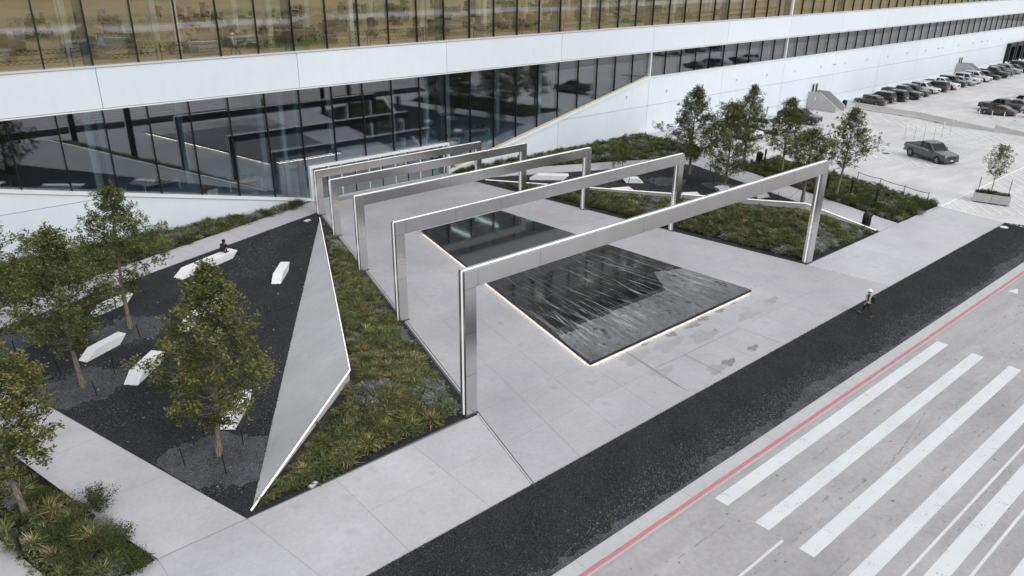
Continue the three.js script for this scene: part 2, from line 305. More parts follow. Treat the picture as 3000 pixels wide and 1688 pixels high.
{
  const rg = RNG(99), stoneG = new THREE.OctahedronGeometry(1, 0);
  const q = new THREE.Quaternion(), eu = new THREE.Euler(), mx = new THREE.Matrix4();
  const scatter = (key, n, label, small) => {
    const P = gravelPolys[key], xs = P.map(a => a[0]), zs = P.map(a => a[1]), x0 = Math.max(-12, Math.min(...xs)), x1 = Math.max(...xs), z0 = Math.min(...zs), z1 = Math.max(...zs);
    const im = new THREE.InstancedMesh(stoneG, M.stone, n); im.name = numbered('gravel_stones'); let k = 0; const c = new THREE.Color();
    while (k < n) {
      const x = x0 + (x1 - x0) * rg(), z = z0 + (z1 - z0) * rg(); if (!inPoly(P, x, z)) continue;
      let grey = 0;
      const b = blotN(x / 40, z / 40);
      if (key === 'strip') grey = 0.9 * ss(-16.4, -14.5, z + (b - 0.5) * 3.0) + 0.12 * ss(-18.2, -18.7, z);
      else { for (const d of discs) grey = Math.max(grey, 1 - ss(d[2] - 0.7, d[2] + 0.3, Math.hypot(x - d[0], (z - d[1])) + (b - 0.5) * 1.6)); grey *= 0.85; if (b > 0.6) grey = Math.max(grey, 0.35); }
      const s = (0.018 + 0.028 * rg() * rg()) * small;
      eu.set(rg() * 6, rg() * 6, rg() * 6); q.setFromEuler(eu); mx.compose(V(x, -0.03 + s * 0.25, z), q, V(s * (0.8 + rg() * 0.7), s * (0.5 + rg() * 0.4), s * (0.8 + rg() * 0.7))); im.setMatrixAt(k, mx);
      const v = rg() < grey ? 0.07 + 0.08 * rg() : 0.035 + 0.055 * rg() * rg(); c.setRGB(v * 0.97, v, v * 1.04); im.setColorAt(k, c); k++;
    }
    im.userData = { kind: 'stuff', label }; shade(im); scene.add(im);
  };
  scatter('strip', 80000, 'loose dark stones of the long gravel strip beside the kerb', 1.0);
  scatter('left', 60000, 'loose dark stones around the white benches under the oaks', 1.0);
  scatter('right', 22000, 'loose dark stones behind the lit planting on the car park side', 1.1);
}
// paler gravel: worn rings round the trees and a ragged margin along the kerb
{
  const rk = RNG(222);
  for (const [cx, cz, r] of discs) { const pl = [], n = 56, ph = rk() * 9; for (let k = 0; k < n; k++) { const a = k / n * Math.PI * 2, q = r * (0.86 + 0.12 * Math.sin(a * 2 + ph) + 0.08 * Math.sin(a * 5 + ph) + 0.16 * (rk() - 0.5)); pl.push([cx + Math.cos(a) * q, cz + Math.sin(a) * q]); } const P = cx > 40 ? gravelPolys.right : gravelPolys.left; if (pl.every(p => inPoly(P, ...p)) || true) struct('pale_gravel', new MB().flat(pl.map(p => { let [x, z] = p; for (let i = 0; i < 30 && !inPoly(P, x, z); i++) { x += (cx - x) * 0.06; z += (cz - z) * 0.06; } return [x, z]; }), -0.027).geo(), M.greyGravel, cx > 40 ? 'ring of paler gravel round an oak on the car park side' : 'ring of paler gravel round an oak of the bench garden'); }
  const pl = [[70.6, -14.52], [-12, -14.52]]; for (let x = -12; x < 70.5; x += 0.22) pl.push([x, -14.62 - Math.max(0.02, 1.5 * (blotN(x / 26, 0.3) - 0.28) + 0.35 * (blotN(x / 5, 0.7) - 0.4) + 0.3 * (rk() - 0.4))]);
  struct('pale_gravel', new MB().flat(pl, -0.027).geo(), M.greyGravel, 'ragged paler gravel margin along the kerb');
}
// kerb with a red line
{
  const kerb = structGroup('kerb', 'pale concrete kerb with a red painted line');
  for (let x = -39; x < 70; x += 3.05) part('kerb_stone', box(x, x + 3.04, -0.16, 0, -14.5, -13.66), M.castConcrete, kerb);
  const m = new MB(), rr = RNG(3); for (let x = -30; x < 69; x += 0.4) { const j = (rr() - 0.5) * 0.012; m.flat([[x, -13.9 + j], [x, -13.72 + j], [x + 0.402, -13.72 + j], [x + 0.402, -13.9 + j]], 0.004); }
  part('red_line', m.geo(), M.redPaint, kerb);
}
// painted bars on the road
{
  const P = (name, poly, mat = M.whitePaint) => part(name, new MB().flat(poly, -0.096).geo(), mat, road);
  for (let i = 0; i < 9; i++) { const z = -13.36 + i * 1.87; if (i === 4) continue; P('crossing_bar', [[22.75, z], [22.75, z + 0.61], [44.25, z + 0.61], [44.25, z]]); }
  P('crossing_bar', [[22.75, -6.02], [22.75, -5.38], [44.25, -5.38], [44.25, -6.02]]);
  for (const z of [-6.53, -4.96]) P('lane_line', [[-60, z], [-60, z + 0.11], [200, z + 0.11], [200, z]]);
  P('lane_line', [[18.6, -10.3], [18.6, -10.19], [22.68, -10.19], [22.68, -10.3]]);
  for (const [x, z] of [[55.4, -13.1], [55.4, -12.1]]) P('yield_triangle', [[x, z - 0.3], [x, z + 0.32], [x + 1.0, z]]);
  P('yellow_line', [[-80, 3.2], [-80, 3.36], [200, 3.36], [200, 3.2]], M.yellowPaint);
  P('yellow_line', [[-30, -13.2], [-30, -13.05], [10, 1.5], [10, 1.35]], M.yellowPaint);
  // rubber marks: broken tracks and a few long skids
  {
    const rk = RNG(91), m = new MB(), track = (pts, w, keep, seg) => { for (let i = 0; i + 1 < pts.length; i++) { const a = pts[i], b = pts[i + 1], n = Math.ceil(Math.hypot(b[0] - a[0], b[1] - a[1]) / seg); for (let k = 0; k < n; k++) if (rk() < keep) { const P = t => [a[0] + (b[0] - a[0]) * t + (rk() - 0.5) * 0.03, a[1] + (b[1] - a[1]) * t + (rk() - 0.5) * 0.05]; ribbon([P(k / n), P((k + 0.4 + 0.6 * rk()) / n)], w * (0.4 + rk()), -0.0972, m); } } };
    const g = (x, y) => { const p = G(x, y, -0.1); return [p.x, p.z]; };
    track([g(2600, 1372), g(2660, 1290), g(2730, 1180), g(2790, 1110)], 0.05, 0.9, 0.3); track([g(2380, 1560), g(2440, 1480), g(2540, 1400)], 0.12, 0.35, 0.12); track([g(2330, 1560), g(2420, 1460), g(2500, 1400)], 0.1, 0.35, 0.12); track([g(2640, 1688), g(2760, 1560), g(2960, 1380)], 0.06, 0.35, 0.15);
    for (let i = 0; i < 5; i++) { const z = -12.4 + i * 1.9 + rk() * 0.5; track([[0, z], [62, z + 0.3]], 0.05, 0.3, 0.5); }
    const t = part('rubber_marks', m.geo(), std('rubber', { color: rgb(0.27, 0.262, 0.258), roughness: 0.9 }), road); t.userData.kind = 'stuff';
  }
  // tyre marks and dark specks
  const rk = RNG(17), m = new MB(); for (let i = 0; i < 420; i++) { const x = 12 + rk() * 50, z = -13.4 + rk() * 9, s = 0.02 + rk() * rk() * 0.07; const n = 6, pl = []; for (let k = 0; k < n; k++) { const a = k / n * 6.28, r = s * (0.6 + rk() * 0.7); pl.push([x + Math.cos(a) * r, z + Math.sin(a) * r]); } m.flat(pl, -0.0975); }
  const o = part('oil_spots', m.geo(), std('oil', { color: rgb(0.2, 0.19, 0.18), roughness: 0.8 }), road); o.userData.kind = 'stuff';
}
// car park lines
{
  const y = (x, z) => lotY(x, z) - 0.034, L = (w, ...q) => part('bay_line', ribbon(q.map(p => [p.x, p.z]), w * 1.25, y).geo(), M.lotPaint, carPark), z = z4;
  for (const [a, b, c, d] of [[1015, 712, 1830, 860], [925, 738, 1750, 890], [830, 765, 1665, 918], [780, 803, 1580, 955], [1340, 800, 1525, 742], [1000, 915, 1055, 898], [490, 1195, 630, 1180], [500, 1285, 830, 1245], [850, 1340, 1055, 1312], [340, 650, 460, 668], [290, 600, 530, 640], [330, 690, 380, 697], [740, 605, 875, 562],
    [500, 520, 595, 610], [580, 530, 690, 622], [690, 560, 765, 625], [745, 575, 830, 640], [860, 590, 995, 668], [945, 603, 1085, 683], [1030, 620, 1175, 700], [1120, 635, 1280, 718], [1215, 652, 1370, 735], [1300, 665, 1470, 752], [1400, 685, 1500, 735], [1500, 702, 1680, 790], [1590, 718, 1745, 793], [1700, 737, 1870, 820], [1790, 752, 1990, 848], [1895, 770, 2090, 865], [1990, 790, 2158, 870],
    [785, 865, 960, 990], [905, 890, 1090, 1010], [1075, 935, 1215, 1040], [1210, 970, 1310, 1040], [800, 930, 830, 965], [345, 555, 410, 580], [430, 558, 500, 592], [1640, 570, 1740, 600], [1740, 600, 1900, 622], [1650, 556, 1700, 553]]) L(0.11, z(a, b), z(c, d));
  for (const p of [[[250, 575], [345, 553], [600, 606], [910, 655], [1170, 700], [1450, 748], [1990, 848], [2158, 882]], [[505, 518], [640, 548], [860, 588], [1170, 640], [1500, 702], [2158, 815]], [[785, 862], [900, 885], [1060, 920], [1200, 962], [1395, 1018], [1340, 1040], [1250, 1047], [1150, 1030], [1000, 992], [860, 968], [780, 925]]]) L(0.11, ...p.map(q => z(...q)));
  const a = z3(1915, 1220), b = z3(2415, 985), hd = z3(2415, 1290).sub(z3(2150, 1105)).setY(0).normalize();
  L(0.16, a, b.clone().add(b.clone().sub(a).multiplyScalar(0.5)));
  for (let i = 1; i < 22; i++) { const s = a.clone().add(b.clone().sub(a).multiplyScalar(i / 15)); L(0.1, s, s.clone().addScaledVector(hd, Math.min(13, 1.5 + i * 1.1))); }
  L(0.14, G(2746, 601), G(3000, 664), G(3060, 679));
  for (let k = 0; k < 24; k++) { const x = 119 + k * 3.0; L(0.1, V(x, 0, -58.5), V(x, 0, -52.6)); L(0.1, V(x + 6, 0, -42.5), V(x + 6, 0, -37)); }
}
// damp patches and joints in front of the black platform, as irregular outlines
{
  const rk = RNG(44), wet = std('damp', { color: rgb(0.30, 0.30, 0.305), map: again(concreteT, 5), roughness: 0.6 });
  const patch = (px, py, rx, rz, y = 0.004, mat = wet) => { const c = G(px, py), n = 30, pl = [], ph = rk() * 9; for (let k = 0; k < n; k++) { const a = k / n * Math.PI * 2, r = 0.8 + 0.18 * Math.sin(a * 3 + ph) + 0.12 * Math.sin(a * 5 + ph * 2) + 0.1 * (rk() - 0.5); pl.push([c.x + Math.cos(a) * rx * r, c.z + Math.sin(a) * rz * r]); } part('damp_patch', new MB().flat(pl, y).geo(), mat, plaza); };
  const faint = std('fadedDamp', { color: rgb(0.49, 0.485, 0.49), map: again(concreteT, 7), roughness: 0.75 });
  for (const [px, py, rx, rz] of [[1860, 1045, 1.3, 0.7], [1960, 1010, 1.5, 0.6], [2060, 985, 1.2, 0.7], [2190, 925, 1.1, 0.5], [2100, 1080, 0.9, 0.5], [1940, 1090, 1.0, 0.5], [2260, 880, 0.9, 0.35]]) patch(px, py, rx, rz, 0.002, faint);
  for (const [px, py, rx, rz] of [[2136, 1061, 0.62, 0.36], [2207, 1019, 0.55, 0.26], [2030, 953, 0.7, 0.3], [2058, 934, 0.7, 0.3], [1968, 980, 0.5, 0.28], [1890, 1008, 0.42, 0.15], [2110, 910, 0.5, 0.2], [2150, 888, 0.3, 0.15], [2095, 967, 0.2, 0.1]]) patch(px, py, rx, rz);
  const dampJ = std('dampJoint', { color: rgb(0.24, 0.24, 0.24), roughness: 0.8 });
  const line = (w, ...p) => part('damp_joint', ribbon(p.map(q => { const g = G(...q); return [g.x, g.z]; }), w, 0.003).geo(), dampJ, plaza);
  line(0.13, [1837, 1033], [1990, 1132]); line(0.05, [1990, 1132], [2018, 1147]); line(0.045, [2005, 1040], [2112, 1093]); line(0.035, [2172, 962], [2284, 1004]); line(0.03, [2172, 961], [2003, 1041]); line(0.03, [2003, 1041], [1900, 1086]);
}

// ================================================================ the building
const hall = thing('factory_building', 'long white panelled factory hall with bands of dark glass and angular entrance cut-out', 'building', [0, 0, 0]);
const XL = -31, XR = 239, YT = 22.0;
const slopeL = x => 0.12 + (29.2 - x) * 0.218, slopeR = x => 0.12 + (x - 44.05) * 0.2185, SILL = 6.7;
const lowY = x => x < 29.2 ? Math.min(9.6, slopeL(x)) : x < 44.05 ? 0.05 : x < 73.9 ? slopeR(x) : SILL;   // lower edge of the ground-floor glass
function clip(poly, f) {                               // keep where f(x,y) >= 0 (f linear)
  const out = []; for (let i = 0; i < poly.length; i++) { const a = poly[i], b = poly[(i + 1) % poly.length], fa = f(...a), fb = f(...b); if (fa >= 0) out.push(a); if ((fa >= 0) !== (fb >= 0)) { const t = fa / (fa - fb); out.push([a[0] + (b[0] - a[0]) * t, a[1] + (b[1] - a[1]) * t]); } } return out;
}
const shrink = (poly, g) => { const xs = poly.map(q => q[0]), ys = poly.map(q => q[1]), cx = (Math.min(...xs) + Math.max(...xs)) / 2, cy = (Math.min(...ys) + Math.max(...ys)) / 2, w = Math.max(...xs) - Math.min(...xs), h = Math.max(...ys) - Math.min(...ys); return poly.map(q => [cx + (q[0] - cx) * (1 - 2 * g / w), cy + (q[1] - cy) * (1 - 2 * g / h)]); };
const tones = [0, 1, 2, 3].map(k => std('whitePanel' + k, { color: rgb(0.785 + k * 0.012, 0.86 + k * 0.011, 0.935 + k * 0.01), roughness: 0.42, map: again(panelT, 11) })), rt = RNG(15), panelTone = () => tones[Math.floor(rt() * 4)];
{ // white cladding
  const grid = []; for (let x = XL; x <= XR; x += 15) grid.push(x - 0);           // ... -1, 14, 29, 44, 59, 74 ...
  for (let i = 0; i + 1 < grid.length; i++) {
    const a = grid[i], b = grid[i + 1];
    part('band_panel', new MB().wall(shrink([[a, 9.72], [b, 9.72], [b, 12.5], [a, 12.5]], 0.02), -60.1, -59.88).geo(), panelTone(), hall);
    for (const [y0, y1] of [[-1.3, 0.13], [0.13, 3.36], [3.36, SILL], [SILL, 9.6]]) {
      let p = shrink([[a, y0], [b, y0], [b, y1], [a, y1]], 0.021);
      if (b <= 29.5) p = clip(p, (x, y) => slopeL(x) - 0.02 - y); else if (a >= 44 && a < 73) p = clip(p, (x, y) => slopeR(x) - 0.02 - y);
      else if (a < 44 && a >= 29) { if (y0 >= 0) continue; p = p.map(q => [q[0], Math.min(q[1], -0.01)]); } else if (y0 >= SILL) continue;
      if (a >= 44 && a < 73) p = clip(p, (x, y) => SILL - 0.02 - y);
      if (p.length < 3) continue;
      part('wall_panel', new MB().wall(p, -60.12, -60).geo(), panelTone(), hall);
    }
    part('parapet_panel', new MB().wall(shrink([[a, 21.9], [b, 21.9], [b, 24.0], [a, 24.0]], 0.014), -60.1, -59.9).geo(), M.darkColumn, hall);
  }
  // backing that shows in the seams
  part('seam_backing', new MB().wall([[XL, 9.66], [XR, 9.66], [XR, 12.52], [XL, 12.52]], -60.2, -60.13).wall([[XL, -1.4], [29.1, -1.4], [29.1, 0.08], [-14.2, 9.55], [XL, 9.55]], -60.2, -60.13).wall([[44.2, -1.4], [XR, -1.4], [XR, SILL - 0.03], [74.2, SILL - 0.03], [44.2, 0.1]], -60.2, -60.13).wall([[XL, 21.9], [XR, 21.9], [XR, 23.9], [XL, 23.9]], -60.2, -60.13).geo(), M.seam, hall);
  const ledge = std('ledge', { color: rgb(0.62, 0.63, 0.64), roughness: 0.5 });
  part('ledge', box(XL, XR, 12.51, 12.6, -60.32, -59.8), ledge, hall);
  part('soffit_trim', box(XL, XR, 9.61, 9.7, -60.32, -59.84), M.whiteTrim, hall);
  part('window_sill', box(73.95, XR, SILL - 0.06, SILL + 0.06, -60.34, -59.9), M.whiteTrim, hall);
  const edge = (x0, y0, x1, y1, w, name) => part(name, new MB().wall([[x0, y0 - w], [x1, y1 - w], [x1, y1], [x0, y0]], -60.34, -59.86).geo(), M.whiteTrim, hall);
  edge(-14.3, slopeL(-14.3) + 0.09, 29.15, slopeL(29.15) + 0.09, 0.2, 'sloping_trim'); edge(44.1, slopeR(44.1) + 0.09, 73.9, SILL + 0.09, 0.2, 'sloping_trim');
  const reveal = std('reveal', { color: rgb(0.5, 0.46, 0.38), roughness: 0.7 });
  part('sloping_sill', new MB().wall([[44.9, slopeR(44.9) + 0.12], [73.7, slopeR(73.7) + 0.12], [73.7, slopeR(73.7) + 0.3], [44.9, slopeR(44.9) + 0.3]], -60.33, -60.12).geo(), reveal, hall);
  for (const x of [74, 104]) part('white_mullion', box(x - 0.09, x + 0.09, x === 74 ? SILL + 0.07 : SILL + 0.07, 9.6, -60.3, -59.95), M.whiteTrim, hall);
  part('white_mullion', box(103.9, 104.15, 12.61, 21.85, -60.3, -59.95), M.whiteTrim, hall);
}
{ // glazing, pane by pane, each set a hair out of true
  const rg = RNG(7), pane = (poly, parent = hall, z = -60.25) => { const m = new MB(), tx = (rg() - 0.5) * 0.0035, ty = (rg() - 0.5) * 0.003, c = [poly[0][0], poly[0][1]]; const P = poly.map(q => V(q[0], q[1], z + (q[0] - c[0]) * tx + (q[1] - c[1]) * ty)); for (let i = 1; i + 1 < P.length; i++) m.tri(P[0], P[i], P[i + 1]); return part('pane', m.geo(), poly[0][1] > 12 ? M.glass : M.glassLower, parent); };
  const inner = (a, b, y0, y1) => part('inner_pane', new MB().quad(V(a, y0, -60.46), V(b, y0, -60.46), V(b, y1, -60.46), V(a, y1, -60.46)).geo(), y0 > 12 ? M.glass : M.glassLower, hall), bar = (x, y0, y1, w = 0.07) => part('mullion', box(x - w / 2, x + w / 2, y0, y1, -60.42, -60.16), M.mullion, hall);
  for (let x = -13; x < XR - 1; x += 3) {
    const b = x + 3;
    pane([[x + 0.04, 12.62], [b - 0.04, 12.62], [b - 0.04, 21.86], [x + 0.04, 21.86]]);
    bar(x, 12.61, 21.87);
    let p;
    if (b <= 29.5) p = clip([[x + 0.04, 0], [b - 0.04, 0], [b - 0.04, 9.6], [x + 0.04, 9.6]], (X, Y) => Y - slopeL(X) - 0.1);
    else if (x < 44) p = [[x + 0.04, 3.08], [b - 0.04, 3.08], [b - 0.04, 9.6], [x + 0.04, 9.6]];
    else if (x < 73.5) p = clip([[x + 0.04, 0], [b - 0.04, 0], [b - 0.04, 9.6], [x + 0.04, 9.6]], (X, Y) => Y - slopeR(X) - 0.1);
    else p = [[x + 0.04, SILL + 0.07], [b - 0.04, SILL + 0.07], [b - 0.04, 9.6], [x + 0.04, 9.6]];
    if (p && p.length >= 3) { pane(p); const y0 = x < 29 ? slopeL(x) + 0.1 : x < 44.05 ? 3.08 : x < 73.9 ? slopeR(x) + 0.1 : SILL + 0.07; if (y0 < 9.5 && Math.abs(x - 74) > 0.5) bar(x, Math.max(0.1, y0), 9.6, x > 73 ? 0.05 : 0.07); }
  }
  for (let x = -1; x < 225; x += 15) { inner(x, x + 14.99, 12.62, 21.8); if (x > 70) inner(x, x + 14.99, SILL + 0.07, 9.6); else inner(x, x + 14.99, x === 29 ? 3.08 : 0.02, 9.6); }
  // entrance: white frame, glass doors with slim white stiles, inner lobby row
  const door = part('entrance_frame', new MB().box(29.14, 29.3, 0, 3.06, -60.2, -59.82).box(43.92, 44.08, 0, 3.06, -60.2, -59.82).box(29.3, 43.92, 2.92, 3.06, -60.19, -59.83).geo(), M.whiteTrim, hall);
  part('frame_light', new MB().box(29.34, 43.88, 2.87, 2.915, -59.95, -59.88).geo(), M.led, door);
  for (let k = 0; k <= 10; k++) { const x = 29.55 + k * 1.41; part('door_stile', box(x - 0.035, x + 0.035, 0.02, 2.84, -60.3, -60.18), k % 2 ? M.mullion : M.whiteTrim, door); if (k < 10) pane([[x + 0.05, 0.06], [x + 1.36, 0.06], [x + 1.36, 2.8], [x + 0.05, 2.8]], door, -60.22); }
  for (let k = 0; k <= 5; k++) { const x = 29.8 + k * 2.8; part('lobby_post', box(x - 0.06, x + 0.06, 0.02, 2.9, -63.1, -62.98), M.whiteTrim, door); }
  part('door_mat', box(31, 42.6, 0.004, 0.018, -59.3, -58.5), std('mat', { color: rgb(0.25, 0.25, 0.25), roughness: 0.95 }), door);
}
{ // inside: floors, ceilings, columns, roof with skylights
  part('ground_floor', box(XL, XR, -0.3, 0.0, -110, -60.45), M.darkFloor, hall);
  part('upper_floor', box(XL, XR, 11.2, 12.42, -150, -60.45), M.tanFloor, hall);
  part('ceiling', box(XL, XR, 9.75, 11.19, -110, -60.46), M.ceiling, hall);
  part('back_wall', box(XL, XR, 0.01, 9.74, -110.3, -110), M.interiorWall, hall);
  part('back_wall', box(XL, XR, 12.43, 22, -150.3, -150), M.interiorWall, hall);
  part('end_wall', box(XL - 0.3, XL, -1.4, 22, -150, -60.1), M.whitePanel, hall); part('end_wall', box(XR, XR + 0.3, -1.4, 22, -150, -60.1), M.whitePanel, hall);
  for (let z = -60.3, k = 0; z > -150; z -= 11.2, k++) part('roof_deck', box(XL, XR, 22.01, 22.4, z - 5.6, z - (k ? 0 : 0.1)), M.whitePanel, hall);
  for (let z = -65.9, k = 0; z > -148; z -= 11.2) part('skylight', new MB().flat([[XL, z], [XR, z], [XR, z - 5.6], [XL, z - 5.6]], 22.2).geo(), M.glass, hall);
  for (let x = 14; x < 120; x += 15) for (const [y0, y1] of [[0, 9.74], [12.43, 22]]) part('facade_column', box(x - 0.42, x - 0.02, y0, y1, -61.1, -60.5), M.darkColumn, hall);
  for (let x = -1; x < 110; x += 7.5) {
    if (x % 15 === 14) part('interior_column', box(x - 0.95, x - 0.6, 0.01, 9.74, -62.6, -62.2), M.lowerColumn, hall);
    part('interior_column', box(x - 0.95, x - 0.55, 12.43, 22, -62.9, -62.5), M.whiteColumn, hall);
    part('interior_column', box(x + 1.6, x + 2.1, 12.43, 22, -76.4, -75.9), M.whiteColumn, hall);
    if (x < 60) part('interior_column', box(x + 1.2, x + 1.7, 0.01, 9.74, -72.5, -72), M.lowerColumn, hall);
  }
}
{ // wall lights, doors, dock shelters
  for (let k = 0; k < 17; k++) { const x = 70.05 + k * 7.42; const w = part('wall_light', new MB().box(x - 0.11, x + 0.11, 4.72, 5.0, -59.99, -59.78).geo(), M.whiteTrim, hall); part('lens', box(x - 0.08, x + 0.08, 4.69, 4.715, -59.96, -59.81), M.led, w); }
  for (const x of [118.4, 157, 178]) part('wall_camera', new MB().box(x - 0.08, x + 0.08, 4.85, 4.97, -59.99, -59.6).geo(), M.whiteColumn, hall);
  for (const [x, y] of [[113.65, 0.42], [169.3, 0.42]]) {
    const d = part('wall_door', new MB().box(x - 1.0, x + 1.0, y, y + 2.2, -59.99, -59.93).geo(), M.whiteTrim, hall);
    for (const s of [-0.5, 0.5]) { part('door_leaf', box(x + s - 0.42, x + s + 0.42, y + 0.05, y + 2.08, -59.925, -59.9), std('doorLeaf', { color: rgb(0.55, 0.56, 0.57), roughness: 0.5 }), d); part('door_window', box(x + s - 0.24, x + s + 0.24, y + 0.5, y + 1.85, -59.895, -59.885), M.mullion, d); }
  }
  for (let k = 0; k < 8; k++) {
    const x = 195.4 + k * 4.2, d = part('dock_shelter', new MB().box(x - 1.75, x - 1.2, -0.1, 3.6, -59.99, -59.2).box(x + 1.2, x + 1.75, -0.1, 3.6, -59.99, -59.2).box(x - 1.2, x + 1.2, 2.85, 3.6, -59.99, -59.21).geo(), M.mullion, hall);
    part('dock_door', box(x - 1.19, x + 1.19, 0, 2.84, -59.98, -59.9), M.darkColumn, d); part('dock_bumper', box(x - 1.5, x - 1.2, -0.6, -0.11, -59.98, -59.7), M.mullion, d); part('dock_bumper', box(x + 1.2, x + 1.5, -0.6, -0.11, -59.98, -59.7), M.mullion, d);
  }
}

// ================================================================ portals, black platform, wedges
function portal(z, xl, xr, h, k, label) {
  const o = thing('steel_portal', label, 'portal frame', [0, 0, 0], 0, 'steel portal frames over the plaza');
  const bh = 0.56 + 0.29 * k, lw = 0.52 + 0.13 * k, D = 0.44, z1 = z + D / 2, z0 = z - D / 2, yb = h - bh, g = 0.007, f = 0.135;
  const nB = Math.round((xr - xl - 2 * lw) / 3.75);
  // dark core that shows in the joints and beside the light strip
  const n = 0.035;
  part('core', new MB().box(xl + n, xl + lw - n, 0, yb + 0.2, z0 + n, z1 - n).box(xr - lw + n, xr - n, 0, yb + 0.2, z0 + n, z1 - n).box(xl + n, xr - n, yb + n, h - n, z0 + n * 1.2, z1 - n * 1.2).geo(), M.core, o);
  const shell = (name, x0, x1, y0, y1, open) => {      // two half shells either side of the light channel
    for (const [a, b] of [[z1 - f, z1], [z0, z0 + f]]) part(name, box(x0 + g, x1 - g, y0 + g, y1 - g, a, b), M.steel, o);
  };
  for (const x of [xl, xr - lw]) { const m = Math.max(2, Math.round(yb / 2.4)); for (let i = 0; i < m; i++) shell('leg_panel', x, x + lw, i ? yb * i / m : 0.02, yb * (i + 1) / m); }
  const cuts = [xl, xl + lw * 1.15]; for (let i = 1; i < nB; i++) cuts.push(xl + lw * 1.15 + (xr - xl - lw * 2.3) * i / nB); cuts.push(xr - lw * 1.15, xr);
  for (let i = 0; i + 1 < cuts.length; i++) shell('beam_panel', cuts[i], cuts[i + 1], yb, h);
  // dark cladding on the side that faces the building
  part('back_cladding', box(xl + 0.01, xr - 0.01, yb + 0.01, h - 0.012, z0 - 0.012, z0 - 0.002), M.backCladding, o); for (const x of [xl, xr - lw]) part('back_cladding', box(x + 0.01, x + lw - 0.01, 0.03, yb - 0.002, z0 - 0.012, z0 - 0.002), M.backCladding, o);
  // underside and inner faces between the shells
  part('soffit', box(xl + lw, xr - lw, yb + 0.004, yb + 0.03, z0 + f + 0.004, z1 - f - 0.004), M.steel, o);
  part('inner_lining', box(xl + lw - 0.03, xl + lw - 0.004, 0.02, yb, z0 + f + 0.004, z1 - f - 0.004), M.steel, o); part('inner_lining', box(xr - lw + 0.004, xr - lw + 0.03, 0.02, yb, z0 + f + 0.004, z1 - f - 0.004), M.steel, o);
  const s = 0.044;
  part('light_strip', box(xl + 0.02, xr - 0.02, h - 0.034, h + 0.012, z - s, z + s), M.led, o);
  part('light_strip', box(xl - 0.012, xl + 0.034, 0.05, h - 0.036, z - s, z + s), M.led, o); part('light_strip', box(xr - 0.034, xr + 0.012, 0.05, h - 0.036, z - s, z + s), M.led, o);
  // light channel on the inner faces of the legs
  part('light_strip', box(xl + lw - 0.003, xl + lw + 0.01, 0.05, yb - 0.02, z - 0.04, z + 0.04), M.led, o); part('light_strip', box(xr - lw - 0.01, xr - lw + 0.003, 0.05, yb - 0.02, z - 0.04, z + 0.04), M.led, o);
  part('base_plate', box(xl - 0.06, xl + lw + 0.06, -0.02, 0.018, z0 - 0.06, z1 + 0.06), M.core, o); part('base_plate', box(xr - lw - 0.06, xr + 0.06, -0.02, 0.018, z0 - 0.06, z1 + 0.06), M.core, o);
  return o;
}
portal(-24.56, 18.58, 49.92, 7.38, 1.0, 'largest brushed steel portal, tallest of the five, standing at the pavement edge');
portal(-35.1, 21.8, 48.0, 6.15, 0.72, 'second largest brushed steel portal, spanning the middle of the black platform');
portal(-43.4, 24.1, 46.48, 5.3, 0.48, 'middle brushed steel portal, crossing the far third of the black platform');
portal(-50.75, 26.2, 45.85, 4.43, 0.28, 'second smallest brushed steel portal, just beyond the black platform');
portal(-56.2, 27.75, 45.0, 3.72, 0.12, 'smallest brushed steel portal, right in front of the white entrance frame');

